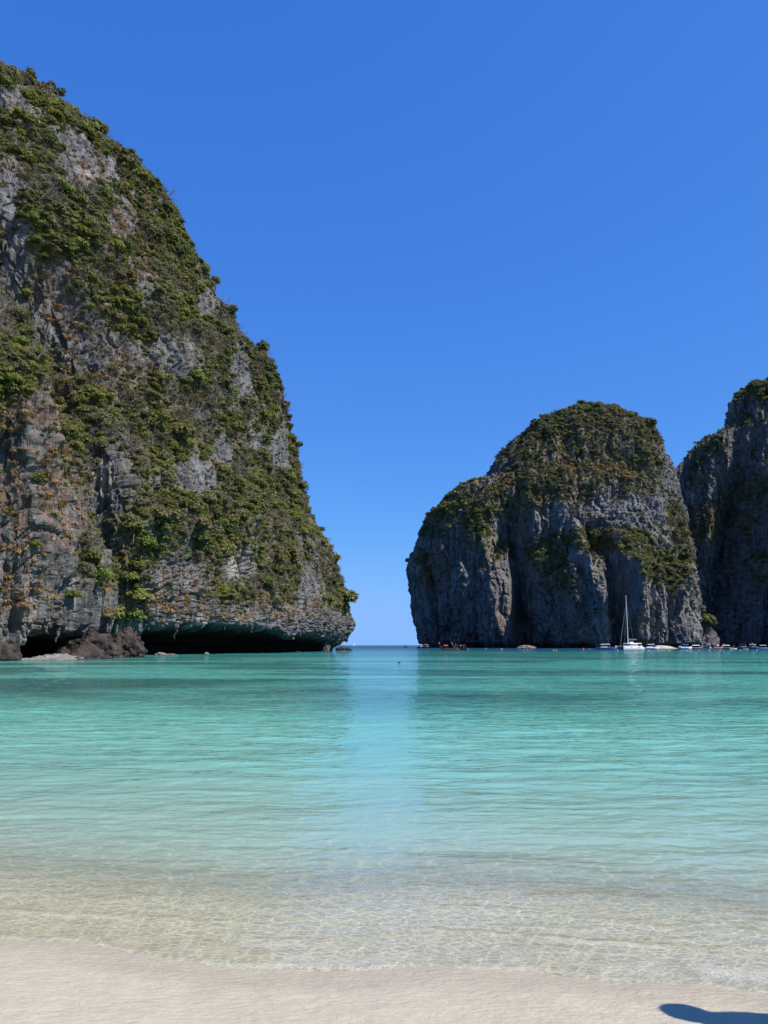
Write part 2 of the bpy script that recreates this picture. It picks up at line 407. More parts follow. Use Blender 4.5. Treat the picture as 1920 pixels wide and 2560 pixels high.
m3 = t.n('MixShader'); t.set(m3.inputs[0], t.math('MULTIPLY', fo, bub)); t.set(m3.inputs[1], m2.outputs[0]); t.set(m3.inputs[2], fm.outputs[0])
M['water'] = t.surf(m3.outputs[0])
me = np_mesh('bay_water', np.stack([X, Y, Z], -1).reshape(-1, 3), grid_faces(len(s0), len(a)), M['water'], True)
foam = .6 * np.exp(-((S - .02) / .026) ** 2) * (.5 + .5 * sstep(-.2, .4, perlin(Q * 1.7))) + .5 * np.exp(-((S - .5 - .28 * perlin(Q * .9 + 4)) / .04) ** 2) * sstep(0., .5, perlin(Q * 1.1 + 30))
foam += .28 * np.exp(-((S - .12) / .10) ** 2) * sstep(-.1, .5, perlin(Q * 2.1 + 12))
foam += .8 * sstep(1.2, 1.9, X) * (Y < 6) * np.exp(-((S - .22) / .12) ** 2) * sstep(-.3, .5, perlin(Q * 3.))
set_attr(me, 'depth', depth); set_attr(me, 'foam', np.clip(foam, 0, 1)); set_attr(me, 'off', np.clip(S, 0, 20000))
water = link(bpy.data.objects.new('bay_water', me)); tag(water, 'clear turquoise bay water with fine ripples over white sand', kind='structure')

# ------------------------------------------------------------------ the near cliff (left)
def ell(ux, uy, L):
    m = np.zeros_like(ux)
    for (cx, cy, rx, ry, rot) in L:
        c, s = math.cos(R(rot)), math.sin(R(rot)); dx, dy = ux - cx, uy - cy
        q = ((dx * c + dy * s) / rx) ** 2 + ((-dx * s + dy * c) / ry) ** 2
        m = np.maximum(m, 1 - sstep(.55, 1.35, q))
    return m
SIL = [(-40, 140), (0, 165), (60, 190), (150, 222), (180, 250), (240, 297), (310, 352), (370, 408), (430, 474), (480, 560), (520, 640), (560, 730), (598, 808), (636, 868), (684, 892),
       (708, 955), (714, 995), (738, 1085), (748, 1135), (758, 1185), (778, 1262), (794, 1312), (822, 1352), (842, 1402), (852, 1452), (866, 1492), (872, 1512), (876, 1545), (886, 1562), (882, 1580), (866, 1600), (850, 1612), (845, 1627)]
sx = np.array([p[0] for p in SIL], float); sy = np.array([p[1] for p in SIL], float)
sx -= np.interp(sy, [150, 900, 1490, 1530], [24, 14, 10, 0]); sy += np.interp(sy, [150, 600, 900, 1500], [32, 18, 6, 0])   # room for the bushes on the skyline
sY = np.interp(sy, [140, 1560], [188, 250])
TX, TZ = px_to_xz(sx, sy, sY)
o = np.argsort(TZ); TZ, TX, TY = TZ[o], TX[o], sY[o]
TZ = np.concatenate([[-8], TZ, [TZ[-1] + 25]]); TX = np.concatenate([[TX[0]], TX, [TX[-1] - 30]]); TY = np.concatenate([[250], TY, [184]])
ZTOP = TZ[-1]
# base line, station by station: photo column -> distance
bpx = np.array([-420, -300, -120, 0, 50, 95, 148, 164, 195, 235, 330, 450, 600, 750, 845.])
bY1 = np.array([70, 80, 96, 102, 104, 109, 119, 124, 137, 142, 144, 156, 177, 212, 250.])   # with the buttress
bY2 = np.array([74, 86, 106, 116, 120, 126, 133, 136, 141, 144, 148, 160, 180, 214, 250.])   # above it
bX1 = np.array([on_water(p, y) for p, y in zip(bpx, bY1)]); bX2 = np.array([on_water(p, y) for p, y in zip(bpx, bY2)])
st = np.linspace(0, 1, len(bpx))
NF, NV = 660, 600
s_f = np.linspace(0, 1, NF)
zr = np.concatenate([np.linspace(-6, -.2, 8), np.linspace(0, 13, 120), 13 + (ZTOP - 13) * np.linspace(0, 1, NV - 128 + 1)[1:] ** 1.08])
SS, ZZ = np.meshgrid(s_f, zr)
wz = sstep(34, 62, ZZ)
BX = np.interp(SS, st, bX1) * (1 - wz) + np.interp(SS, st, bX2) * wz
BY = np.interp(SS, st, bY1) * (1 - wz) + np.interp(SS, st, bY2) * wz
fz = np.where(ZZ < 42, .10 * ZZ, 4.2 + .80 * (ZZ - 42)); fz = np.maximum(fz, 0)
tX = np.interp(ZZ, TZ, TX) - np.interp(0, TZ, TX); tY = np.interp(ZZ, TZ, TY) - 250
ww = SS ** 1.15
PX = BX + tX * ww - fz * (1 - ww); PY = BY + tY * ww ** 4 + .5 * fz * (1 - ww)
PF = np.stack([PX, PY, ZZ], -1)
# round the tip and come back behind
tip = PF[:, -1]
ang = np.linspace(0, 1, 46)[1:]
bx = tip[:, None, 0] - 150 * ang[None] ** 1.6 ; by = tip[:, None, 1] + 26 * np.sin(ang[None] * math.pi / 2) ** .7 + 60 * ang[None]
PB = np.stack([bx, by, np.broadcast_to(zr[:, None], bx.shape)], -1)
P = np.concatenate([PF, PB], 1)
sfull = np.concatenate([s_f, np.full(45, 1.)])
N = grid_normals(P, False)
if N[300, 300, 0] < 0: N = -N
ux, uy = to_px(P)
Sg = np.broadcast_to(sfull[None], ux.shape); Zg = P[..., 2]
silx = np.interp(uy, sy, sx)
tipw = .30 + .70 * sstep(10, 260, silx - ux)
tipw = np.where(Sg >= 1, .3, tipw)
an = P * np.array([1, 1, .42])
def zm(a): return a - np.mean(a)
disp = 5.0 * zm(fbm(P / 46., 3)) * tipw
disp += 3.4 * zm(ridged(an / 15., 3)) * tipw * sstep(-2, 12, Zg)
disp += 1.7 * zm(ridged(P * np.array([1, 1, .25]) / 4.6 + 3, 3)) * (.4 + .6 * tipw)
w1_, w2_, wh = worley(P * np.array([.33, .33, .2]) + .6 * fbm(P / 5., 2)[..., None])
disp += 1.2 * (np.minimum(w2_ - w1_, .35) - .2) + 1.0 * (wh - .5)
w1_, w2_, wh = worley(P * np.array([.95, .95, .7]) + .6 * fbm(P / 2., 2)[..., None])
disp += .45 * (np.minimum(w2_ - w1_, .35) - .2) + .40 * (wh - .5)
low = 1 - sstep(20, 50, Zg)
lm = np.clip(ell(ux, uy, [(470, 1470, 190, 120, 0), (255, 1370, 45, 90, 0), (620, 1440, 70, 80, 0), (640, 1560, 260, 40, 0)]) + .5 * fbm(P / 18. + 60, 2) * low, 0, 1)
lay = Zg * .95 + 1.5 * fbm(P / 9., 3) + .25 * perlin(P * 1.1)
lm = lm * sstep(200, 250, ux)
disp += .50 * lm * (sstep(.12, .3, lay % 1.) * sstep(1., .8, lay % 1.) - .5) * np.clip(.7 + 1.1 * perlin(P * np.array([.5, .5, .9])), 0, 1.5)
disp += .34 * zm(ridged(P * np.array([1, 1, .6]) / 1.25, 2))
# buttress pillars and gullies
bw = sstep(225, 170, ux) * sstep(75, 40, Zg)
disp += bw * (3.0 * zm(ridged(P * np.array([1, 1, .14]) / 6.0 + 8, 2)) + 1.0 * zm(ridged(P * np.array([1, 1, .22]) / 1.9 + 2, 2)))
disp *= sstep(-4, 3, Zg) * .75 + .25
# wave-cut notch: overhang all along the wall, cave under the buttress
nw_px = np.array([-500, 30, 42, 70, 105, 150, 168, 180, 300, 332, 345, 450, 560, 700, 770, 815, 845, 900]); nw_z = np.array([0, 0, 2.4, 4.3, 5.2, 4.2, 2.0, 0, 0, 1.8, 4.5, 5.0, 5.8, 6.2, 5.4, 4.2, 3.0, 0.])
nd_ = np.array([0, 0, 7, 10, 12, 10, 6, 0, 0, 5, 12, 16, 17, 17, 13, 7, 2.0, 0.])
roof = np.interp(ux, nw_px, nw_z) + 1.4 * perlin(P * np.array([.35, .35, 0.])) + .8 * perlin(P * np.array([1.1, 1.1, 0.]))
nd_m = np.interp(ux, nw_px, nd_)
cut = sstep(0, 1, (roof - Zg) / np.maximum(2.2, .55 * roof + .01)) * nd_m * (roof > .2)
damp_shade = np.clip(cut / 4., 0, 1)  # painted shade, darker the deeper the rock is cut back
small = .35 + .65 * (1 - damp_shade)
P = P + N * (disp * small)[..., None] - (N * np.array([1, 1, .0])) * cut[..., None]
ux, uy = to_px(P)
N2 = grid_normals(P, False)
if N2[300, 300, 0] < 0: N2 = -N2

BARE = [(195, 400, 50, 80, -18), (30, 235, 50, 25, 0), (300, 560, 45, 40, 20), (190, 850, 95, 75, 25), (120, 760, 45, 60, 0), (370, 720, 55, 50, 10), (40, 640, 35, 100, 0), (20, 500, 30, 70, 0), (90, 1250, 115, 280, 0), (60, 1500, 140, 120, 0),
        (265, 1215, 55, 85, 10), (255, 1370, 35, 70, 0), (490, 1190, 60, 45, 25), (440, 1470, 75, 70, 0), (600, 1420, 45, 70, 0), (560, 1545, 260, 45, 0), (800, 1560, 70, 60, 0), (780, 1490, 40, 60, 0), (320, 880, 60, 35, 20),
        (600, 930, 25, 90, -15), (640, 1060, 22, 80, 0), (420, 880, 40, 45, 0), (350, 640, 30, 40, 0), (700, 1130, 25, 60, -10), (560, 1130, 30, 50, 0), (470, 900, 40, 50, 0), (150, 680, 40, 45, 0), (520, 760, 30, 40, 0), (280, 420, 25, 40, 0)]
LUSH = [(190, 1110, 75, 140, -10), (400, 1090, 80, 100, 15), (390, 1310, 90, 85, 0), (330, 720, 110, 110, 30), (310, 1510, 60, 60, 0), (240, 1440, 40, 110, 0), (560, 1330, 70, 70, 0), (500, 960, 70, 60, 0), (680, 1440, 55, 110, 10), (700, 1260, 60, 120, 15), (600, 1480, 60, 40, 0), (830, 1470, 45, 80, 20), (620, 1200, 70, 90, 0), (150, 560, 120, 90, 30), (30, 900, 60, 120, 0), (420, 600, 80, 110, 40), (250, 300, 110, 60, 40), (80, 215, 120, 40, 30), (540, 850, 60, 110, 25), (650, 980, 40, 110, 15), (730, 1180, 30, 90, 10)]
bare = ell(ux, uy, BARE); lush = ell(ux, uy, LUSH)
vn = fbm(P / 14., 4, .6)
veg = np.clip(.76 + .62 * lush - 1.0 * bare + .60 * vn + .6 * (N2[..., 2] - .25) * (1 - bare), 0, 1) * sstep(7, 13, Zg) * (1 - damp_shade)
warm = .6 * np.clip(ell(ux, uy, [(60, 1250, 150, 330, 0), (215, 440, 30, 50, 0), (340, 905, 60, 25, 0), (450, 1480, 130, 50, 0), (300, 590, 60, 40, 0), (20, 330, 80, 90, 0), (110, 640, 40, 160, 0)]) * .9 + .12 + .5 * np.maximum(fbm(P / 9. + 40, 2), 0) - .25, 0, 1)
pale = np.clip(ell(ux, uy, [(205, 440, 30, 30, 0), (260, 555, 25, 8, 0), (600, 1410, 40, 50, 0), (470, 1550, 80, 16, 0), (260, 1190, 40, 40, 0)]) * .8 + .4 * np.maximum(fbm(P / 6. + 70, 2) - .25, 0), 0, 1)
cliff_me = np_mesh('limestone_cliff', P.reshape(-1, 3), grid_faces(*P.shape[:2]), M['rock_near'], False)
for n_, v_ in (('veg', veg), ('warm', warm), ('pale', pale), ('damp_shade', damp_shade)): set_attr(cliff_me, n_, v_)
cliff = link(bpy.data.objects.new('limestone_cliff', cliff_me)); tag(cliff, 'towering grey limestone cliff with hanging scrub and a dark wave-cut notch', kind='structure')
LEFT = dict(P=P, N=N2, veg=veg, bare=bare, ux=ux, uy=uy, lush=lush)

# ------------------------------------------------------------------ headlands across the bay
def headland(name, left, right, Yc, b_ratio, rows, cols, mat, amp, front=None, nexp=2.3, label='', ctr=None, step=None, seed=0):
    """left/right: outline as the photo shows it (px, py); right None: runs out of the picture"""
    lx, lz = px_to_xz([p[0] for p in left], [p[1] for p in left], Yc); o = np.argsort(lz); lx, lz = lx[o], lz[o]
    if isinstance(right, list):
        rx, rz = px_to_xz([p[0] for p in right], [p[1] for p in right], Yc); o = np.argsort(rz); rx, rz = rx[o], rz[o]
    else: rx, rz = np.array([right, right]), np.array([0, 500.])
    ztop = lz[-1]
    zr = np.concatenate([np.linspace(-8, -.5, 4), ztop * (1 - np.linspace(1, 0, rows - 4) ** 1.35)])
    th = np.linspace(0, 1, cols, endpoint=False)
    th = np.concatenate([np.linspace(math.pi * .93, math.pi * 2.07, int(cols * .86)), np.linspace(math.pi * 2.07, math.pi * 2.93, cols - int(cols * .86) + 2)[1:-1]])
    T, Zq = np.meshgrid(th, zr)
    xl = np.interp(Zq, lz, lx); xr = np.interp(Zq, rz, rx)
    ca, sa = np.cos(T), np.sin(T)
    cx = (xl + xr) / 2; ah = np.maximum((xr - xl) / 2, .3)
    k = 2 / nexp
    X = cx + ah * np.sign(ca) * np.abs(ca) ** k; Y = Yc + ah * b_ratio * np.sign(sa) * np.abs(sa) ** k
    P = np.stack([X, Y, Zq], -1); N = grid_normals(P, True)
    if N[rows // 2, int(cols * .43), 1] > 0: N = -N
    ux, uy = to_px(P)
    fw = sstep(.05, .4, -sa)
    if front is not None:
        zz = 1 - .85 * sstep(front[2], front[3], Zq)
        slant = (Zq - 30) * front[4]
        P[..., 1] += np.interp(ux + slant + 14 * perlin(P * .03 + 5), front[0], front[1]) * zz * fw
    if step is not None: P[..., 1] += step(ux, uy) * fw
    tw = .25 + .75 * sstep(.10, .5, np.abs(sa))
    Qs = P + seed
    an = Qs * np.array([1, 1, .33])
    def zm(a): return a - np.mean(a)
    topf = sstep(0, 50, ztop - Zq)
    disp = amp * (.9 * zm(fbm(Qs / 70., 3)) * tw * topf + .75 * zm(ridged(an / 24., 3)) * tw * (.2 + .8 * topf) + .40 * zm(ridged(Qs * np.array([1, 1, .15]) / 10. + .35 * fbm(Qs / 14., 2)[..., None], 3)) + .22 * zm(ridged(Qs * np.array([1, 1, .2]) / 4.2 + 5, 2)))
    a1, a2, ah_ = worley(Qs * np.array([.14, .14, .06]) + .5 * fbm(Qs / 12., 2)[..., None])
    disp += amp * (.48 * (np.minimum(a2 - a1, .35) - .2) + .42 * (ah_ - .5))
    a1, a2, ah_ = worley(Qs * np.array([.42, .42, .25]) + .5 * fbm(Qs / 4., 2)[..., None])
    disp += amp * (.16 * (np.minimum(a2 - a1, .35) - .2) + .14 * (ah_ - .5))
    lay = Qs[..., 2] * .22 + 1.3 * fbm(Qs / 30., 3)
    disp += amp * .07 * (sstep(.1, .3, lay % 1.) - .5) * np.clip(perlin(Qs / 25.) + .3, 0, 1)
    disp += amp * .07 * zm(ridged(Qs * np.array([1, 1, .4]) / 2.6, 2))
    P = P + N * (disp * (.4 + .6 * topf))[..., None]
    # low wave-cut notch
    P = P - (N * np.array([1, 1, 0])) * (5.0 * sstep(4.5 + 2.0 * perlin(P * .05), .5, P[..., 2]))[..., None]
    N2 = grid_normals(P, True)
    if N2[rows // 2, int(cols * .43), 1] > 0: N2 = -N2
    ux, uy = to_px(P)
    return dict(P=P, N=N2, ux=ux, uy=uy, name=name, mat=mat, label=label, sa=sa, ztop=ztop)
def finish(h, veg, warm, pale):
    P = h['P']; r, c = P.shape[:2]
    F = grid_faces(r, c, True)
    me = np_mesh(h['name'], P.reshape(-1, 3), F, h['mat'], False)
    for n_, v_ in (('veg', veg), ('warm', warm), ('pale', pale), ('damp_shade', np.clip(1 - P[..., 2] / 3.5, 0, 1))): set_attr(me, n_, v_)
    o = link(bpy.data.objects.new(h['name'], me)); tag(o, h['label'], kind='structure'); h['veg'] = veg; return o

DL = [(1054, 1618), (1052, 1606), (1037, 1552), (1024, 1438), (1026, 1400), (1032, 1387), (1046, 1342), (1069, 1297), (1120, 1245), (1175, 1226), (1209, 1212), (1222, 1178), (1256, 1133), (1300, 1099), (1347, 1060), (1413, 1037), (1460, 1024), (1492, 1018)]
DR = [(x - (14 if y < 1450 else 4), y + (8 if y < 1200 else 0)) for x, y in [(1711, 1618), (1711, 1606), (1722, 1569), (1736, 1512), (1724, 1438), (1707, 1353), (1693, 1268), (1678, 1183), (1655, 1114), (1622, 1070), (1588, 1050), (1545, 1027), (1510, 1019)]]
def spires(ux, uy):
    o = np.zeros_like(ux)
    for cx, hw, top, dp in ((1465, 40, 1375, 20), (1530, 38, 1398, 22), (1402, 42, 1412, 18), (1592, 44, 1422, 18), (1655, 46, 1442, 16), (1270, 52, 1345, 18), (1222, 34, 1430, 13), (1336, 38, 1455, 16), (1150, 44, 1390, 12), (1498, 50, 1525, 12), (1570, 40, 1510, 12), (1100, 34, 1330, 12), (1690, 26, 1300, 10), (1560, 60, 1215, 10), (1440, 40, 1255, 10), (1330, 44, 1240, 12)):
        q = np.abs(ux - cx) / hw
        o = np.minimum(o, -dp * np.clip(1 - q, 0, 1) ** .8 * sstep(top - 6, top + 26, uy - 70 * q))
    return o
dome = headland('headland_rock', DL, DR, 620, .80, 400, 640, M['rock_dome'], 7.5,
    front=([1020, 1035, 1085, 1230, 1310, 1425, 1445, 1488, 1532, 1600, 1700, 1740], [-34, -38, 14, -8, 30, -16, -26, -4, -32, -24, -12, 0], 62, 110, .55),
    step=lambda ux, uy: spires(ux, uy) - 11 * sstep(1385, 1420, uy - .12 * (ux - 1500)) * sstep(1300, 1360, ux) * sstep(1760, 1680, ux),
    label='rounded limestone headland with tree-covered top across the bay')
ux, uy, P = dome['ux'], dome['uy'], dome['P']
lush = ell(ux, uy, [(1480, 1090, 190, 85, 0), (1350, 1120, 130, 60, -30), (1430, 1200, 120, 60, 0), (1300, 1230, 90, 70, -35), (1180, 1260, 60, 70, -40), (1190, 1330, 40, 60, 0), (1250, 1375, 45, 25, 0), (1480, 1350, 130, 30, 5), (1360, 1390, 60, 50, 30), (1385, 1440, 40, 50, 0), (1590, 1360, 70, 40, 20), (1660, 1420, 60, 55, 30), (1700, 1330, 25, 90, -15), (1600, 1180, 60, 70, 30), (1430, 1480, 25, 50, 0), (1090, 1300, 50, 50, -40), (1075, 1440, 30, 40, 0), (1290, 1560, 14, 40, 0)])
bare = ell(ux, uy, [(1560, 1270, 90, 70, 0), (1360, 1310, 110, 40, 0), (1130, 1480, 80, 150, 0), (1560, 1540, 220, 80, 0), (1260, 1480, 50, 90, 0), (1240, 1170, 25, 45, 20)])
dveg = np.clip(-.12 + .95 * lush - .5 * bare + .35 * fbm(P / 22., 4, .6) + .9 * sstep(.35, .7, dome['N'][..., 2]), 0, 1) * sstep(10, 20, P[..., 2])
finish(dome, dveg, np.clip(ell(ux, uy, [(1500, 1570, 120, 50, 0), (1290, 1560, 60, 50, 0), (1090, 1420, 50, 70, 0)]) + .2 * fbm(P / 20. + 9, 2), 0, 1), np.clip(ell(ux, uy, [(1500, 1580, 60, 40, 0), (1560, 1520, 30, 30, 0)]) * .7 + .3 * np.maximum(fbm(P / 12. + 31, 2) - .3, 0), 0, 1))

ML = [(1700, 1618), (1700, 1560), (1698, 1400), (1700, 1250), (1709, 1170), (1717, 1149), (1738, 1116), (1775, 1090), (1810, 1082), (1818, 1050), (1826, 1014), (1843, 991), (1888, 968), (1922, 954), (1960, 944), (2040, 932), (2150, 925)]
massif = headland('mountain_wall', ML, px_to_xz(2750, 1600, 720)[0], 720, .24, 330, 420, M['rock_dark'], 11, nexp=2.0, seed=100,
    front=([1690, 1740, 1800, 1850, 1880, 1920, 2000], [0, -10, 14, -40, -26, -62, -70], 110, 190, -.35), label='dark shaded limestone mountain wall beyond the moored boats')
ux, uy, P = massif['ux'], massif['uy'], massif['P']
lush = ell(ux, uy, [(1900, 985, 60, 25, 0), (1790, 1110, 50, 25, 0), (1770, 1310, 50, 50, 0), (1890, 1230, 60, 40, -20), (1860, 1300, 50, 30, -30), (1900, 1420, 30, 50, 0), (1740, 1190, 20, 40, 0), (1810, 1250, 40, 25, 0)])
mveg = np.clip(-.1 + .8 * lush + .45 * fbm(P / 24., 4, .6) + .8 * sstep(.3, .7, massif['N'][..., 2]), 0, 1) * sstep(25, 45, P[..., 2])
finish(massif, mveg, np.clip(.25 * fbm(P / 20. + 9, 2), 0, 1), np.zeros_like(mveg))
GL = [(1680, 1618), (1676, 1500), (1672, 1300), (1678, 1230), (1684, 1190), (1694, 1165), (1704, 1152), (1716, 1146)]
GR = [(1850, 1618), (1850, 1300), (1790, 1200), (1740, 1160), (1726, 1146)]
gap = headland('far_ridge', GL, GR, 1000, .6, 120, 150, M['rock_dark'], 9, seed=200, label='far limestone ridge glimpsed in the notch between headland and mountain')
gveg = np.clip(.3 + .5 * fbm(gap['P'] / 20., 3), 0, 1)
finish(gap, gveg, gveg * 0, gveg * 0)
# ------------------------------------------------------------------ plants
def leaf_cloud(lobes, per, size, r, flat=.8):
    V = []; 
    for (c, lr) in lobes:
        d = r.normal(size=(per, 3)); d[:, 2] = np.abs(d[:, 2]) * .9 - .25; d /= np.linalg.norm(d, axis=1)[:, None]
        p = c + d * lr * r.uniform(.55, 1.08, (per, 1)) * np.array([1, 1, flat])
        n = d + r.normal(size=(per, 3)) * .45 + np.array([.15, -.1, .5]); n /= np.linalg.norm(n, axis=1)[:, None]
        a = np.cross(n, r.normal(size=(per, 3))); a /= np.linalg.norm(a, axis=1)[:, None]; b = np.cross(n, a)
        s = size * r.uniform(.6, 1.3, (per, 1))
        q = np.stack([p - a * s, p - b * s * .55 + n * s * .12, p + a * s, p + b * s * .55 + n * s * .12], 1)
        V.append(q)
    V = np.concatenate(V); n = len(V)
    return V.reshape(-1, 3), np.arange(n * 4).reshape(n, 4)
def crown_mesh(name, seed, mat, nl=13, per=80, size=.11, spread=(1, 1, .75)):
    r = np.random.default_rng(seed); L = []
    for k in range(nl):
        d = r.normal(size=3); d /= np.linalg.norm(d); c = d * r.uniform(.25, .72) * np.array(spread); c[2] = c[2] * .8 + .75
        L.append((c, r.uniform(.26, .48)))
    return np_mesh(name, *leaf_cloud(L, per, size, r), mat)
def limbs(seed, n=5, h=.75, rad=.05, spread=.75, kids=0):
    r = random.Random(seed); mb = MB()
    top = Vector((r.uniform(-.1, .1), r.uniform(-.1, .1), h * .55))
    mb.tube([(0, 0, -.35), (r.uniform(-.05, .05), 0, h * .25), top], [rad * 1.3, rad, rad * .8], 5)
    for k in range(n):
        th = 2 * math.pi * (k + r.uniform(-.3, .3)) / n
        e = Vector((math.cos(th) * spread * r.uniform(.5, 1), math.sin(th) * spread * r.uniform(.5, 1), h * r.uniform(.95, 1.6)))
        m = top.lerp(e, .5) + Vector((r.uniform(-.1, .1), r.uniform(-.1, .1), .08))
        mb.tube([top, m, e], [rad * .7, rad * .45, rad * .15], 4)
        for q in range(kids):
            f = e + Vector((r.uniform(-.4, .4), r.uniform(-.4, .4), r.uniform(-.1, .4)))
            mb.tube([m.lerp(e, r.uniform(0, .8)), f], [rad * .3, rad * .08], 3)
    return mb
def tuft_mesh(name, seed, mat, n=46):
    r = np.random.default_rng(seed); V = []
    for k in range(n):
        th = r.uniform(0, 2 * math.pi); o = r.normal(size=2) * .18; l = r.uniform(.6, 1.1); u = np.array([math.cos(th), math.sin(th)])
        b = np.array([o[0], o[1], 0]); m = b + np.array([*(u * l * .35), l * .55]); e = b + np.array([*(u * l * .95), l * r.uniform(.0, .5)])
        s = np.array([-u[1], u[0], 0]) * .07
        V += [b - s, b + s, m + s * .9, m - s * .9, m - s * .9, m + s * .9, e + s * .2, e - s * .2]
    V = np.array(V); return np_mesh(name, V, np.arange(len(V)).reshape(-1, 4), mat)
def lib(name, meshes):
    c = bpy.data.collections.new(name)
    for k, me in enumerate(meshes):
        o = bpy.data.objects.new(f'{name}_{k:02d}', me); c.objects.link(o)
    return c
CR = {k: [crown_mesh(f'crown_{k}', 10 * j + s, M[m], nl, per, sz, sp) for s, (nl, per, sz, sp) in enumerate(cfg)] for j, (k, m, cfg) in enumerate((
    ('olive', 'leaf', [(13, 80, .11, (1, 1, .75)), (10, 84, .105, (1.1, .9, .6)), (16, 66, .105, (.9, 1, .9)), (12, 76, .115, (1, 1.1, .5))]),
    ('bright', 'leaf_bright', [(14, 80, .11, (1, 1, .75)), (12, 84, .11, (1.2, .9, .7))]),
    ('dark', 'leaf_dark', [(13, 60, .14, (1, 1, .75)), (10, 64, .13, (1.1, 1, .6)), (15, 56, .13, (1, .9, .9))])))}
LIM = [limbs(s, 5).mesh('trunk', M['bark']) for s in range(3)]
bare_me = []
for s in range(3):
    mb = limbs(40 + s, 9, .8, .035, 1.0, 6); bare_me.append(mb.mesh('bare_bush', M['twig']))
sparse = [crown_mesh('sparse', 80 + s, M['scrub'], 11, 60, .075) for s in range(2)]
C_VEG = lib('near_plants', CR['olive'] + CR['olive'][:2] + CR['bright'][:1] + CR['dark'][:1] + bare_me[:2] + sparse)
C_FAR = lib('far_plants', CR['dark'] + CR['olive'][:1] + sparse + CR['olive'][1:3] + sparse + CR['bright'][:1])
C_TUF = lib('grass_tufts', [tuft_mesh('tuft', s, M['straw']) for s in range(3)])

def scatter(name, coll, pts, scl, yaw, idx, label):
    me = bpy.data.meshes.new(name); me.vertices.add(len(pts)); me.vertices.foreach_set('co', np.asarray(pts, np.float32).ravel())
    rot = np.zeros((len(pts), 3), np.float32); rot[:, 2] = yaw; rot[:, :2] = rng.normal(size=(len(pts), 2)) * .18
    a = me.attributes.new('rot', 'FLOAT_VECTOR', 'POINT'); a.data.foreach_set('vector', rot.ravel())
    s3 = np.asarray(scl, np.float32)[:, None] * rng.uniform(.8, 1.2, (len(pts), 3)).astype(np.float32)
    a = me.attributes.new('scl', 'FLOAT_VECTOR', 'POINT'); a.data.foreach_set('vector', s3.ravel())
    a = me.attributes.new('idx', 'INT', 'POINT'); a.data.foreach_set('value', np.asarray(idx, np.int32))
    o = link(bpy.data.objects.new(name, me)); tag(o, label, kind='stuff')
    g = bpy.data.node_groups.new(name, 'GeometryNodeTree')
    g.interface.new_socket('Geometry', in_out='INPUT', socket_type='NodeSocketGeometry'); g.interface.new_socket('Geometry', in_out='OUTPUT', socket_type='NodeSocketGeometry')
    N = g.nodes.new; L = g.links.new
    gi, go = N('NodeGroupInput'), N('NodeGroupOutput'); iop = N('GeometryNodeInstanceOnPoints'); ci = N('GeometryNodeCollectionInfo')
    ci.inputs['Collection'].default_value = coll; ci.inputs['Separate Children'].default_value = True; ci.inputs['Reset Children'].default_value = True
    iop.inputs['Pick Instance'].default_value = True
    L(gi.outputs[0], iop.inputs['Points']); L(ci.outputs[0], iop.inputs['Instance'])
    for nm, dt, sk in (('rot', 'FLOAT_VECTOR', 'Rotation'), ('scl', 'FLOAT_VECTOR', 'Scale'), ('idx', 'INT', 'Instance Index')):
        na = N('GeometryNodeInputNamedAttribute'); na.data_type = dt; na.inputs['Name'].default_value = nm
        if sk == 'Rotation':
            e = N('FunctionNodeEulerToRotation'); L(na.outputs[0], e.inputs[0]); L(e.outputs[0], iop.inputs[sk])
        else: L(na.outputs[0], iop.inputs[sk])
    L(iop.outputs[0], go.inputs[0])
    md = o.modifiers.new('plants', 'NODES'); md.node_group = g
    return o

def sample(h, density, count, c0=0, c1=None, power=1.0):
    """pick surface points with probability area x density"""
    P, N = h['P'][:, c0:c1], h['N'][:, c0:c1]; dn = density[:, c0:c1]
    A = np.linalg.norm(np.cross(P[1:, :-1] - P[:-1, :-1], P[:-1, 1:] - P[:-1, :-1]), axis=-1) * np.clip(dn[:-1, :-1], 0, 1) ** power
    w = A.ravel(); w = w / w.sum()
    k = rng.choice(len(w), count, replace=True, p=w); i, j = np.unravel_index(k, A.shape)
    f = rng.random((count, 2))[..., None]
    p = P[i, j] + (P[i + 1, j] - P[i, j]) * f[:, 0] + (P[i, j + 1] - P[i, j]) * f[:, 1]
    return p, N[i, j], dn[i, j], i, j

TREE_N = 0
def plant(name, loc, r, kind, k, label, cat, group=None, squash=1.0, hgt=1.0, rz=None):
    e = empty(name, loc, random.uniform(0, 6.28) if rz is None else rz); e.scale = (r * random.uniform(.85, 1.15), r * random.uniform(.85, 1.15), r * squash)
    me = CR[kind][k % len(CR[kind])]
    c = link(bpy.data.objects.new('crown', me), e); t_ = link(bpy.data.objects.new('trunk', LIM[k % 3]), e)
    tag(e, label, cat, group); return e

# near cliff
vegd = LEFT['veg'] ** 1.5
p, n, dn, i, j = sample(LEFT, vegd * (LEFT['P'][..., 2] > 9), 40000, 90, 680)
r_ = np.clip(rng.lognormal(math.log(.64), .52, len(p)), .25, 2.6) * (.62 + .55 * dn)
hz = np.clip(p[:, 2] / 160, 0, 1)
r_ *= 1 + .25 * hz
pos = p + n * (r_ * .15)[:, None] - np.array([0, 0, .5]) * r_[:, None]
patch = fbm(p / 16. + 50, 2)
nv = len(C_VEG.objects)
idx = rng.integers(0, nv, len(p)); u = rng.random(len(p))
idx = np.where((patch > .22) & (u < .7), rng.integers(8, nv, len(p)), idx)          # thickets of bare and dry bushes
idx = np.where((patch < -.25) & (u < .55), rng.choice([0, 1, 2, 3, 6], len(p)), idx)
ux_, uy_ = to_px(p)
vis = (ux_ > -40)
depth_ = np.linalg.norm(p, axis=1)
order = np.argsort(-(r_ / depth_) * vis * (idx < 8))
big = order[:110]; rest = np.setdiff1d(np.arange(len(p)), big)
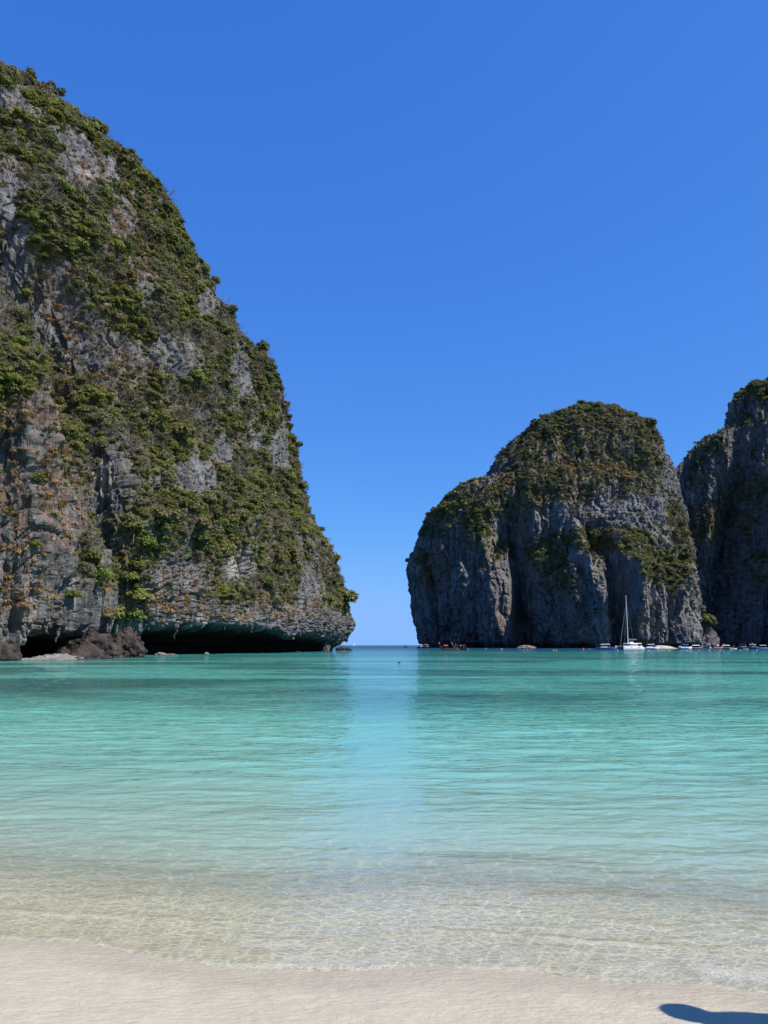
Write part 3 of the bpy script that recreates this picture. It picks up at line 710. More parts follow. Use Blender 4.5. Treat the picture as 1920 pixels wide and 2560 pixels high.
scatter('cliff_scrub', C_VEG, pos[rest], r_[rest], rng.uniform(0, 6.28, len(rest)), idx[rest], 'dense mixed scrub clinging all over the left cliff')
zone_lab = {'low': 'olive cliff shrub among the scrub low on the left cliff', 'mid': 'olive cliff shrub among the scrub halfway up the left cliff', 'high': 'olive cliff shrub among the scrub high on the left cliff'}
for q in big:
    z = p[q, 2]; zo = 'low' if z < 40 else 'mid' if z < 85 else 'high'
    kind = 'bright' if idx[q] == 6 else 'dark' if idx[q] == 7 else 'olive'
    lab = zone_lab[zo] if kind == 'olive' else zone_lab[zo].replace('olive', 'fresh green' if kind == 'bright' else 'dark green')
    plant('cliff_shrub', tuple(pos[q]), float(r_[q]), kind, int(idx[q]), lab, 'shrub', f'{kind} shrubs {zo} on the left cliff', .9)
# dry grass tufts on the buttress and the lip of the notch
P = LEFT['P']; ux, uy = LEFT['ux'], LEFT['uy']
td = np.clip(ell(ux, uy, [(80, 1230, 150, 330, 0), (330, 900, 80, 40, 0), (230, 700, 140, 330, 10)]) * np.array(.75) + ell(ux, uy, [(560, 1520, 270, 45, 0), (130, 1000, 90, 60, 0), (250, 1590, 60, 30, 0)]) * .8 + .06, 0, 1)
td *= np.clip(fbm(P / 5. + 20, 3) + .25, 0, 1) * (P[..., 2] > 6) * np.clip(LEFT['N'][..., 2] + .45, 0.05, 1)
p, n, dn, i, j = sample(LEFT, td, 3800, 90, 660)
r_ = np.clip(rng.lognormal(math.log(.55), .35, len(p)), .25, 1.2)
scatter('dry_grass', C_TUF, p + n * .05, r_, rng.uniform(0, 6.28, len(p)), rng.integers(0, 3, len(p)), 'tufts of orange dry grass on the bare limestone')

# fine creeping growth that blends the thickets into the rock
C_FINE = lib('creepers', [CR['olive'][1], sparse[0], CR['olive'][3], sparse[1], bare_me[0], CR['bright'][1]])
p, n, dn, i, j = sample(LEFT, np.clip(LEFT['veg'] + .18, 0, 1) ** .7 * (LEFT['P'][..., 2] > 8) * np.clip(fbm(LEFT['P'] / 4. + 33, 3) + .35, 0, 1), 26000, 90, 680)
r_ = np.clip(rng.lognormal(math.log(.34), .4, len(p)), .15, .8)
scatter('cliff_creepers', C_FINE, p - np.array([0, 0, .35]) * r_[:, None], r_, rng.uniform(0, 6.28, len(p)), rng.integers(0, 6, len(p)), 'fine creeping growth between the shrubs of the left cliff')

# headlands
def far_plants(h, nm, count, rm, label, c0, c1, nbig, biglab, grp, cat='tree'):
    p, n, dn, i, j = sample(h, h['veg'] ** 1.4 * (.5 + .5 * sstep(-.15, .2, fbm(h['P'] / 16. + 77, 3))), count, c0, c1)
    r_ = np.clip(rng.lognormal(math.log(rm), .38, len(p)), rm * .45, rm * 2.4)
    top = sstep(h['ztop'] * .72, h['ztop'] * .95, p[:, 2]); r_ *= .8 + .45 * top
    idx = rng.integers(0, len(C_FAR.objects), len(p)); pat = fbm(p / 30. + 11, 2); idx = np.where((pat > .08) & (rng.random(len(p)) < .7), rng.integers(4, 6, len(p)), idx)
    pos = p - np.array([0, 0, .45]) * r_[:, None] + n * (r_ * .1)[:, None]
    ok = (n[:, 1] < .1) & (to_px(p)[0] < 1925) & (idx < 3)
    o = np.argsort(-r_ * ok); big = o[:nbig]; rest = o[nbig:]
    scatter(nm, C_FAR, pos[rest], r_[rest], rng.uniform(0, 6.28, len(rest)), idx[rest], label)
    for q in big: plant('hill_tree', tuple(pos[q]), float(r_[q]) * random.uniform(1., 1.5), 'dark', int(idx[q]), biglab, cat, grp, 1.0)
nc = dome['P'].shape[1]
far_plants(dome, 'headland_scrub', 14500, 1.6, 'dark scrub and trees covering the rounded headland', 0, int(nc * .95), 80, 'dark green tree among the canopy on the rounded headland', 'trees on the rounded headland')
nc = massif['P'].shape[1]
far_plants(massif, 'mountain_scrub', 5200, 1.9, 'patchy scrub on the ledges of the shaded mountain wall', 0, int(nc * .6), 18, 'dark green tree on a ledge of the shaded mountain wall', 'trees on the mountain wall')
far_plants(gap, 'ridge_scrub', 250, 3.0, 'scrub on the far ridge in the notch', 0, int(gap['P'].shape[1] * .9), 0, '', '')

# sunlit grass on the ledges of the headland, dry grass on its brow
C_LEDGE = lib('ledge_grass', [CR['bright'][0], CR['bright'][1], CR['olive'][0]])
P, ux, uy = dome['P'], dome['ux'], dome['uy']; frontw = (dome['sa'] < 0)
gd = ell(ux, uy, [(1480, 1352, 110, 22, 5), (1590, 1362, 70, 26, 20), (1655, 1415, 55, 40, 30), (1370, 1390, 50, 40, 30), (1190, 1300, 40, 50, -20), (1130, 1262, 40, 24, -30)]) * frontw * np.clip(.4 + fbm(P / 12. + 3, 3), 0, 1)
p, n, dn, i, j = sample(dome, gd, 1500)
r_ = np.clip(rng.lognormal(math.log(1.1), .35, len(p)), .5, 2.2)
scatter('ledge_grass', C_LEDGE, p - np.array([0, 0, .5]) * r_[:, None] + n * .3, r_ * np.array(1.), rng.uniform(0, 6.28, len(p)), rng.integers(0, 3, len(p)), 'bright green growth on the sunlit ledges of the rounded headland')
gd = ell(ux, uy, [(1345, 1085, 60, 22, -25), (1540, 1180, 60, 24, 10), (1430, 1160, 50, 20, 0), (1250, 1215, 40, 24, -30), (1060, 1430, 26, 50, 0)]) * frontw * np.clip(.3 + fbm(P / 10. + 8, 3), 0, 1)
p, n, dn, i, j = sample(dome, gd, 1400)
scatter('brow_dry_grass', C_TUF, p, rng.uniform(.9, 1.9, len(p)), rng.uniform(0, 6.28, len(p)), rng.integers(0, 3, len(p)), 'tan dry grass patches near the top of the rounded headland')
# ------------------------------------------------------------------ rocks at the water
def find_on(h, px, py):
    """surface point of a cliff that the photograph shows at (px, py)"""
    d = (h['ux'] - px) ** 2 + (h['uy'] - py) ** 2 + (h['P'][..., 1] * .3) ** 2 * .02
    if 'sa' in h: d = d + 1e6 * (h['sa'] > 0)
    k = np.argmin(d); i, j = np.unravel_index(k, d.shape)
    return h['P'][i, j].copy(), h['N'][i, j].copy()
def blob_mesh(name, size, seed, mat, amp=.22, sub=4, flat=.35, freq=1.6):
    bm = bmesh.new(); bmesh.ops.create_icosphere(bm, subdivisions=sub, radius=1)
    V = np.array([v.co[:] for v in bm.verts]); 
    d = amp * fbm(V * freq + seed * 7.7, 4, .55) + .5 * amp * ridged(V * freq * 1.7 + seed, 2)
    a1, a2, hh = worley(V * 2.3 + seed * 3.1); d = d + amp * .5 * (np.minimum(a2 - a1, .4) - .2) + amp * .4 * (hh - .5)
    V = V * (1 + d)[:, None]; V[:, 2] = np.where(V[:, 2] < -flat, -flat + (V[:, 2] + flat) * .15, V[:, 2]); V[:, 2] += flat
    V *= np.array(size) / 2
    for v, c in zip(bm.verts, V): v.co = c
    me = bpy.data.meshes.new(name); bm.to_mesh(me); bm.free(); me.materials.append(mat)
    for n_ in ('veg', 'warm', 'pale', 'damp_shade'):
        set_attr(me, n_, np.clip(1 - V[:, 2] / .5, 0, 1) * .9 if n_ == 'damp_shade' else np.full(len(V), .35 if n_ == 'warm' else 0.))
    return me
def boulder(name, px, Y, size, seed, mat, label, cat='boulder', z=-.25, rz=0., **k):
    o = link(bpy.data.objects.new(name, blob_mesh(name, size, seed, mat, **k)))
    o.location = (on_water(px, Y), Y, z); o.rotation_euler = (0, 0, rz); return tag(o, label, cat)
boulder('boulder', 222, 117, (8.6, 7, 5.6), 1, M['boulder'], 'largest brown reef boulder at the cliff foot, capped with dry grass', z=-.4, sub=5, amp=.28)
boulder('boulder', 268, 116, (4.2, 4, 3.4), 2, M['boulder'], 'middle brown boulder wedged beside the largest one at the cliff foot', sub=4, amp=.3)
boulder('boulder', 312, 124, (5.0, 5, 6.2), 3, M['boulder'], 'tall dark pitted boulder standing at the left end of the notch', sub=5, amp=.3)
boulder('boulder', 258, 111, (2.6, 2, 1.1), 4, M['boulder'], 'low flat rock at the waterline before the brown boulders', z=-.2)
boulder('boulder', 4, 96, (3.6, 4, 3.6), 5, M['boulder'], 'dark rock in the water at the left edge beside the cave', z=-.3)
boulder('shore_rock', 402, 145, (2.2, 1.5, 1.0), 6, M['pale_rock'], 'largest pale rock in the water before the dark notch', 'rock', z=-.15)
boulder('shore_rock', 428, 147, (2.4, 1.3, .7), 7, M['pale_rock'], 'flat pale rock right beside the largest pale rock', 'rock', z=-.15)
boulder('shore_rock', 516, 152, (1.1, .9, .95), 8, M['pale_rock'], 'small lone pale rock below the middle of the notch', 'rock', z=-.12)
boulder('shore_rock', 338, 138, (1.3, 1.0, 1.1), 9, M['pale_rock'], 'small rock leaning at the foot of the tall dark boulder', 'rock', z=-.15)
boulder('islet_rock', 859, 282, (5.4, 4, 2.3), 10, M['boulder'], 'small dark islet in the gap beside the cliff tip', 'islet', z=-.3, sub=5)
boulder('islet_rock', 1315, 470, (10.5, 6, 3.2), 11, M['sandy_rock'], 'sandy coloured islet low under the headland', 'islet', z=-.4, sub=5)
boulder('shore_rock', 745, 206, (1.6, 1.2, .6), 12, M['boulder'], 'low dark rock under the right end of the notch', 'rock', z=-.12)
boulder('rock_column', 815, 236, (2.2, 2.0, 4.4), 13, M['rock_near'], 'stacked rock column under the tip of the overhang', 'rock', z=-.3, amp=.3)
# rubble slope and rock shelf under the buttress
def rubble(name, px0, px1, Y, ztop, depth, mat, label, seed, peak=.35):
    x0, x1 = on_water(px0, Y), on_water(px1, Y); u, v = np.meshgrid(np.linspace(0, 1, 90), np.linspace(0, 1, 50))
    X = x0 + (x1 - x0) * u; Yq = Y + depth * v
    hgt = ztop * np.clip(np.interp(u, [0, peak, 1], [.15, 1, 0]), 0, 1) * sstep(0, .75, v)
    Q = np.stack([X, Yq, hgt * 0 + seed], -1); a1, a2, hh = worley(Q * 2.2)
    Z = hgt + .22 * (1 - a1) * (hgt > .02) + .25 * fbm(Q * .8, 3) * (hgt > .05) - .12
    me = np_mesh(name, np.stack([X, Yq, Z], -1).reshape(-1, 3), grid_faces(50, 90), mat, False)
    for n_ in ('veg', 'warm', 'pale', 'damp_shade'): set_attr(me, n_, np.full(Z.shape, .25 if n_ == 'warm' else 0.))
    o = link(bpy.data.objects.new(name, me)); tag(o, label, kind='structure')
rubble('rubble_slope', 120, 226, 106, 3.4, 14, M['boulder'], 'slope of brown rubble beside the cave mouth', 3)
rubble('rock_shelf', 14, 150, 100, .75, 9, M['pale_rock'], 'low pale rock shelf along the cave mouth', 9, .5)

# stalactites hanging from the lip of the notch
LP = LEFT
for k, (px, py, ln, rd) in enumerate(((352, 1548, 2.4, 1.3), (446, 1552, 2.2, .9), (438, 1556, 3.2, .5), (376, 1552, 2.0, .5), (560, 1556, 1.6, .5), (640, 1562, 1.8, .45), (505, 1556, 1.2, .4), (712, 1566, 2.0, .6), (760, 1572, 2.2, .6), (60, 1560, 2.2, .6), (118, 1540, 2.4, .6), (150, 1556, 3.0, .7))):
    d = (LP['ux'] - px) ** 2 + (LP['uy'] - py) ** 2; m = d < 60
    q = np.where(m, LP['P'][..., 0] * -1 + LP['P'][..., 1] * .4, 1e9); i, j = np.unravel_index(np.argmin(q), q.shape); p0 = LP['P'][i, j]
    rr = random.Random(k); pts, rad = [], []
    for s in range(9):
        f = s / 8; pts.append((p0[0] - .6 + rr.uniform(-.25, .25) * (s > 1), p0[1] + .5 + rr.uniform(-.25, .25), p0[2] + 1.0 - (ln + 1.0) * f)); rad.append(rd * (1.25 - 1.2 * f) ** 1.2 * rr.uniform(.6, 1.25) + .05)
    mb = MB().tube(pts, rad, 9); o = mb.build('stalactite', M['rock_near'], cliff)
    for n_ in ('veg', 'warm', 'pale', 'damp_shade'): set_attr(o.data, n_, np.full(len(o.data.vertices), .2 if n_ == 'warm' else 0.))

# plants one can point to
def special(name, px, py, r, kind, k, label, h=LEFT, cat='shrub', dz=0., sq=.95):
    p, n = find_on(h, px, py); p = p + n * r * .25; p[2] -= r * .5 - dz
    return plant(name, tuple(p), r, kind, k, label, cat, None, sq)
special('cliff_bush', 300, 1535, 3.6, 'bright', 0, 'large bright green bush just above the brown boulders at the cliff foot')
special('cliff_bush', 262, 1545, 2.6, 'olive', 0, 'olive bush spilling over the top of the largest boulder')
special('cliff_bush', 340, 1545, 2.4, 'bright', 1, 'low green bush between the tall dark boulder and the layered wall')
special('cliff_bush', 340, 1490, 2.8, 'bright', 1, 'bright green bush leaning on the layered rock above the largest bush')
special('cliff_bush', 240, 1455, 3.0, 'bright', 0, 'green bush in the gully beside the tall buttress')
special('cliff_bush', 225, 1400, 2.4, 'olive', 1, 'upper olive bush in the gully beside the tall buttress')
special('cliff_bush', 92, 1205, 1.5, 'bright', 0, 'green bush alone high on the bare buttress')
special('cliff_bush', 88, 1368, 1.1, 'bright', 1, 'flat green bush alone low on the bare buttress')
special('cliff_bush', 180, 1490, 1.4, 'bright', 0, 'small bush at the right edge of the buttress above the cave')
special('cliff_tree', 606, 775, 2.6, 'dark', 2, 'lone dark tree jutting out from the ridge line against the sky', cat='tree', dz=1.0)
special('cliff_tree', 860, 1500, 4.6, 'olive', 0, 'broad green tree overhanging the tip of the cliff', cat='tree')
special('cliff_tree', 830, 1455, 3.6, 'olive', 2, 'green tree just above the tree on the cliff tip', cat='tree')
special('cliff_tree', 385, 1075, 4.2, 'olive', 2, 'big rounded olive tree halfway up the middle of the left cliff', cat='tree')
special('cliff_tree', 440, 1100, 3.4, 'dark', 0, 'dark tree right beside the big rounded olive tree', cat='tree')
special('cliff_tree', 400, 1300, 4.0, 'olive', 3, 'wide yellow-green tree spread over the layered rock wall', cat='tree')
special('cliff_tree', 330, 1320, 3.0, 'olive', 1, 'flat yellow-green tree left of the wide one over the layered wall', cat='tree')
special('cliff_tree', 480, 945, 3.2, 'bright', 1, 'bright tree under the dark crags in the upper half of the cliff', cat='tree')
special('cliff_tree', 560, 1380, 2.8, 'olive', 0, 'rounded shrub above the pale bare slab low on the cliff', cat='tree')
special('cliff_bush', 600, 1490, 2.4, 'olive', 3, 'hanging olive bush just above the lip of the notch')
special('cliff_bush', 668, 1470, 2.6, 'olive', 1, 'tall hanging bush right of the one above the notch lip')
special('cliff_tree', 140, 235, 3.0, 'dark', 0, 'dark round tree on the summit skyline of the left cliff', cat='tree', dz=.8)
special('cliff_tree', 75, 205, 2.6, 'dark', 1, 'leftmost dark tree on the summit skyline of the left cliff', cat='tree', dz=.8)
for k, (px, py) in enumerate(((30, 190), (200, 270), (268, 318), (330, 372), (395, 436), (452, 520), (500, 602), (545, 700), (640, 880), (690, 915), (715, 1010), (745, 1110), (765, 1215), (815, 1350))):
    p, n = find_on(LEFT, px - 8, py + 12); r = random.uniform(1.3, 2.6); p = p + n * r * .2; p[2] -= r * .25
    plant('ridge_tree', tuple(p), r, ('dark', 'olive')[k % 2], k, 'dark tree standing out on the skyline of the left cliff' if k % 2 == 0 else 'olive tree standing out on the skyline of the left cliff', 'tree', 'skyline trees of the left cliff, ' + ('dark', 'olive')[k % 2], 1.1)
boulder('rock_spur', 1757, 594, (22, 14, 25), 21, M['rock_dark'], 'shaded rock spur under the dark trees at the headland foot', 'rock', z=-1.5, sub=5, amp=.25)
for px, py, r, k, lab in ((1763, 1556, 8.2, 0, 'big dark tree at the foot of the headland above the cove'), (1750, 1524, 5.4, 2, 'upper dark tree squeezed between headland and mountain wall')):
    x_, z_ = px_to_xz(px, py, 590); plant('cove_tree', (float(x_), 590, float(z_) - .75 * r), r, 'dark', k, lab, 'tree', None, 1.15)
for px, py, r, lab in ((335, 1150, 3.0, 'pale leafless tree beside the big rounded olive tree'), (795, 1425, 2.6, 'grey leafless tree near the right edge of the cliff'), (690, 1010, 2.2, 'leafless tree on the steep right edge halfway up'), (560, 1240, 2.4, 'leafless tree among shrubs right of the middle of the cliff')):
    p, n = find_on(LEFT, px, py); e = empty('bare_tree', tuple(p + n * .4), random.uniform(0, 6)); e.scale = (r, r, r); tag(e, lab, 'tree')
    link(bpy.data.objects.new('branches', bare_me[2]), e); link(bpy.data.objects.new('trunk', LIM[1]), e)

# little sand cove under the mountain
x0 = on_water(1680, 455); u, v = np.meshgrid(np.linspace(-1, 1, 60), np.linspace(-1, 1, 40))
Zc = 2.4 * np.exp(-(u * 1.7 + .35) ** 2 - (v * 1.6 - .4) ** 2) + .4 * fbm(np.stack([u * 3, v * 3, u * 0], -1), 3) * np.exp(-u * u * 2) - .5
me = np_mesh('cove_beach', np.stack([x0 + u * 13, 462 + v * 14, Zc], -1).reshape(-1, 3), grid_faces(40, 60), M['sand'], True)
tag(link(bpy.data.objects.new('cove_beach', me)), 'small sunlit sand spit beside the moored boats', kind='structure')

# ------------------------------------------------------------------ people
M['skin'] = paint('skin', (.42, .26, .18), .5); M['hair'] = paint('hair_dark', (.02, .015, .012), .5)
def skin_mesh(name, verts, edges, radii, mat, sub=1):
    me = bpy.data.meshes.new(name); me.from_pydata(verts, edges, []); o = bpy.data.objects.new(name, me); COL.objects.link(o)
    sk = o.modifiers.new('skin', 'SKIN'); sk.use_smooth_shade = True
    for k, r in enumerate(radii):
        d = me.skin_vertices[0].data[k]; d.radius = (r, r) if not hasattr(r, '__len__') else r; d.use_root = (k == 0)
    o.modifiers.new('sub', 'SUBSURF').levels = sub
    dg = bpy.context.evaluated_depsgraph_get(); out = bpy.data.meshes.new_from_object(o.evaluated_get(dg))
    bpy.data.objects.remove(o); bpy.data.meshes.remove(me); out.name = name; out.materials.clear(); out.materials.append(mat)
    return out
BV = [(0, 0, .95), (0, 0, 1.12), (0, 0, 1.32), (0, 0, 1.44), (0, .01, 1.54), (0, .02, 1.62), (0, .015, 1.72),
      (.17, 0, 1.40), (.21, .0, 1.12), (.20, .08, .88), (.20, .11, .78), (-.17, 0, 1.40), (-.21, 0, 1.12), (-.20, .08, .88), (-.20, .11, .78),
      (.09, 0, .90), (.10, .01, .50), (.10, -.02, .08), (.11, .14, .03), (-.09, 0, .90), (-.10, .01, .50), (-.10, -.02, .08), (-.11, .14, .03)]
BE = [(0, 1), (1, 2), (2, 3), (3, 4), (4, 5), (5, 6), (3, 7), (7, 8), (8, 9), (9, 10), (3, 11), (11, 12), (12, 13), (13, 14), (0, 15), (15, 16), (16, 17), (17, 18), (0, 19), (19, 20), (20, 21), (21, 22)]
BR = [(.15, .11), (.13, .10), (.15, .11), (.09, .08), .055, .085, .085, .065, .048, .036, .04, .065, .048, .036, .04, .085, .058, .042, .03, .085, .058, .042, .03]
body_me = skin_mesh('body', BV, BE, BR, M['skin'], 2)
def cloth(name, ids, edges, grow, mat):
    m = {q: k for k, q in enumerate(ids)}
    return skin_mesh(name, [BV[q] for q in ids], [(m[a_], m[b_]) for a_, b_ in edges], [tuple(x + grow for x in BR[q]) if hasattr(BR[q], '__len__') else BR[q] + grow for q in ids], mat, 1)
SHIRTS = {}
def person_at(loc, rz, shirt_col, label, shorts=(.04, .05, .09), scale=1.0, hat=False, group=None):
    key = shirt_col
    if key not in SHIRTS:
        ms = paint('shirt', shirt_col, .8, var=.08); mp = paint('shorts', shorts, .8)
        SHIRTS[key] = (cloth('shirt', [1, 0, 2, 3, 7, 8, 11, 12], [(0, 1), (1, 2), (2, 3), (3, 7), (7, 8), (3, 11), (11, 12)], .018, ms), cloth('shorts', [0, 15, 16, 19, 20], [(0, 15), (15, 16), (0, 19), (19, 20)], .022, mp))
    e = empty('person', loc, rz); e.scale = (scale,) * 3; tag(e, label, 'person', group)
    link(bpy.data.objects.new('body', body_me), e); link(bpy.data.objects.new('shirt', SHIRTS[key][0]), e); link(bpy.data.objects.new('shorts', SHIRTS[key][1]), e)
    hm = blob_mesh('hair', (.22, .24, .2), 3, M['hair'], amp=.06, sub=3, flat=.2); h_ = link(bpy.data.objects.new('hair', hm), e); h_.location = (0, -.015, 1.66)
    if hat:
        mb = MB(); n = 24
        ring = lambda r, z: [(r * math.cos(2 * math.pi * q / n), r * math.sin(2 * math.pi * q / n), z) for q in range(n)]
        mb.loft([ring(.24, 1.73), ring(.23, 1.745), ring(.11, 1.76), ring(.10, 1.85), ring(.05, 1.875)]); mb.build('sun_hat', paint('straw_hat', (.5, .4, .25), .9), e, True)
    return e

# ------------------------------------------------------------------ boats
W = {k: paint(k, c, r_, var=v_) for k, c, r_, v_ in (('gelcoat_white', (.78, .78, .76), .25, .03), ('hull_blue', (.02, .07, .22), .3, .1), ('hull_pale_blue', (.33, .45, .62), .35, .1), ('canvas_blue', (.05, .14, .36), .8, .1), ('canvas_red', (.42, .06, .05), .8, .15), ('canvas_white', (.7, .7, .68), .8, .08),
     ('dark_wood', (.035, .022, .016), .5, .3), ('brown_wood', (.16, .085, .045), .5, .3), ('boat_red', (.42, .05, .06), .45, .15), ('dark_glass', (.015, .02, .028), .08, .0), ('dark_metal', (.03, .03, .035), .4, .1), ('steel', (.5, .5, .5), .3, .1), ('navy', (.012, .02, .05), .4, .1), ('buoy_orange', (.65, .16, .03), .4, .1), ('buoy_red', (.6, .04, .04), .4, .1), ('buoy_pink', (.65, .28, .22), .4, .1), ('lime_yellow', (.5, .62, .08), .7, .1), ('rubber', (.02, .02, .02), .6, .1))}
def hull_rings(L, beam, free, draft, bow=0., sheer=.0, n=13, transom=.85, tip=.03):
    rings = []
    for k in range(n):
        f = k / (n - 1); x = -L / 2 + L * f
        w_ = beam / 2 * (transom + (1 - transom) * math.sin(min(f / .45, 1) * math.pi / 2)) * (1 if f < .5 else max(tip, math.cos((f - .5) / .5 * math.pi / 2) ** .75))
        top = free + sheer * (f - .3) ** 2 * 2 + bow * max(0, (f - .62) / .38) ** 2
        kl = -draft + (draft + free * .55 + bow * .8) * max(0, (f - .8) / .2) ** 2
        rings.append([(x, -w_ * .94, top), (x, -w_, top * .6), (x, -w_ * .72, kl * .5 + .02), (x, 0, kl), (x, w_ * .72, kl * .5 + .02), (x, w_, top * .6), (x, w_ * .94, top)])
    return rings
def boat_root(name, px, Y, head, label, cat='boat', group=None):
    e = empty(name, (on_water(px, Y), Y, 0), R(head)); return tag(e, label, cat, group)
def speedboat(px, Y, head, label, L=9., hull='gelcoat_white', top='gelcoat_white', stripe=None, engines=2, hard=True, group=None):
    e = boat_root('speedboat', px, Y, head, label, group=group); bm_ = L * .28; fr = .95
    h = MB().loft(hull_rings(L, bm_, fr, .35, .35, .1)).build('hull', W[hull], e, False)
    if stripe: MB().box((-L * .46, -bm_ * .505, fr * .45), (L * .12, bm_ * .505, fr * .62)).build('stripe', W[stripe], h)
    MB().box((-L * .42, -bm_ * .36, fr - .05), (L * .12, bm_ * .36, fr + .06)).build('deck', W['gelcoat_white'], e)
    mb = MB().loft([[(L * .05, -bm_ * .38, fr), (L * .28, -bm_ * .26, fr + .1), (L * .28, bm_ * .26, fr + .1), (L * .05, bm_ * .38, fr)], [(L * .02, -bm_ * .34, fr + .75), (L * .12, -bm_ * .24, fr + .75), (L * .12, bm_ * .24, fr + .75), (L * .02, bm_ * .34, fr + .75)]])
    mb.build('windshield', W['dark_glass'], e)
    if hard:
        MB().loft([[(-L * .36, -bm_ * .42, fr + 1.28), (L * .14, -bm_ * .36, fr + 1.36), (L * .14, bm_ * .36, fr + 1.36), (-L * .36, bm_ * .42, fr + 1.28)], [(-L * .34, -bm_ * .36, fr + 1.42), (L * .11, -bm_ * .3, fr + 1.5), (L * .11, bm_ * .3, fr + 1.5), (-L * .34, bm_ * .36, fr + 1.42)]]).build('canopy', W[top], e)
        for sx_ in (-.32, -.1, .08):
            for sy_ in (-1, 1): MB().tube([(L * sx_, sy_ * bm_ * .38, fr - .1), (L * sx_, sy_ * bm_ * .37, fr + 1.34)], .035, 5).build('post', W['steel'], e)
    for sy_ in (-1, 1): MB().box((-L * .34, sy_ * bm_ * .3 - .18, fr), (-L * .02, sy_ * bm_ * .3 + .18, fr + .35)).build('bench', W['canvas_white' if not stripe else 'canvas_blue'], e)
    for k in range(engines):
        y = (k - (engines - 1) / 2) * .55
        o = MB().loft([[(-L / 2 - .55, y - .16, .55), (-L / 2 - .02, y - .18, .55), (-L / 2 - .02, y + .18, .55), (-L / 2 - .55, y + .16, .55)], [(-L / 2 - .5, y - .13, 1.35), (-L / 2 - .05, y - .16, 1.45), (-L / 2 - .05, y + .16, 1.45), (-L / 2 - .5, y + .13, 1.35)]]).build('outboard_motor', W['gelcoat_white' if engines > 2 else 'dark_metal'], e)
        MB().box((-L / 2 - .32, y - .06, -.3), (-L / 2 - .14, y + .06, .56)).build('motor_leg', W['dark_metal'], o)
    return e
def longtail(px, Y, head, label, L=9., hull='dark_wood', top='canvas_red', ribbon='boat_red', canopy=(-.3, .12), pole=False, group=None, rail=None):
    e = boat_root('longtail_boat', px, Y, head, label, group=group); bm_ = L * .17; fr = .62
    rings = []
    for k in range(17):
        f = k / 16; x = -L / 2 + L * f; w_ = bm_ / 2 * (.62 + .38 * math.sin(min(f / .5, 1) * math.pi / 2)) * (1 if f < .5 else max(.04, math.cos((f - .5) / .5 * math.pi / 2) ** .8))
        up = 1.75 * max(0, (f - .7) / .3) ** 2.2 + .25 * max(0, (.2 - f) / .2); kl = -.25 + (fr + 1.45) * max(0, (f - .74) / .26) ** 2
        rings.append([(x, -w_ * .96, fr + up), (x, -w_, (fr + up) * .62 + kl * .38), (x, -w_ * .6, kl * .8 + .05), (x, 0, kl), (x, w_ * .6, kl * .8 + .05), (x, w_, (fr + up) * .62 + kl * .38), (x, w_ * .96, fr + up)])
    h = MB().loft(rings).build('hull', W[hull], e)
    for sy_ in (-1, 1):
        MB().tube([(r_[0 if sy_ < 0 else 6][0], r_[0 if sy_ < 0 else 6][1] * 1.02, r_[0 if sy_ < 0 else 6][2]) for r_ in rings], .06, 5).build('gunwale', W[rail or 'brown_wood'], h)
    st_ = MB().tube([(L * .49, 0, fr + 1.4), (L * .53, 0, fr + 2.15), (L * .545, 0, fr + 2.7)], [.12, .10, .06], 6).build('stem_post', W['brown_wood'], e)
    for q in range(3): MB().tube([(L * .512 + q * .012 * L, 0, fr + 1.75 + q * .25), (L * .515 + q * .012 * L, 0, fr + 1.95 + q * .25)], [.17, .15], 8).build('ribbon', W[[ribbon, 'canvas_white', ribbon][q]], st_)
    a0, a1 = canopy
    sec = [(-bm_ * .52, 1.72), (-bm_ * .3, 1.92), (0, 1.98), (bm_ * .3, 1.92), (bm_ * .52, 1.72), (bm_ * .5, 1.66), (0, 1.9), (-bm_ * .5, 1.66)]
    MB().loft([[(L * a0, y, z) for y, z in sec], [(L * (a0 + a1) / 2, y, z + .06) for y, z in sec], [(L * a1, y, z) for y, z in sec]]).build('canopy', W[top], e)
    for fx in (a0 + .02, (a0 + a1) / 2, a1 - .02):
        for sy_ in (-1, 1): MB().tube([(L * fx, sy_ * bm_ * .46, fr - .1), (L * fx, sy_ * bm_ * .48, 1.72)], .03, 5).build('post', W['brown_wood'], e)
    for fx in (-.2, -.05, .1, .22): MB().box((L * fx - .12, -bm_ * .42, fr - .12), (L * fx + .12, bm_ * .42, fr - .05)).build('thwart', W['brown_wood'], e)
    en = MB().box((-L * .47, -.22, fr + .1), (-L * .40, .22, fr + .6)).build('engine', W['dark_metal'], e)
    MB().tube([(-L * .40, 0, fr + .45), (-L * .62, 0, .15), (-L * .70, 0, -.1)] if not pole else [(-L * .40, 0, fr + .45), (-L * .55, 0, fr + 2.4), (-L * .68, 0, fr + 4.6)], [.05, .04, .03], 5).build('propeller_shaft', W['steel'], en)
    return e

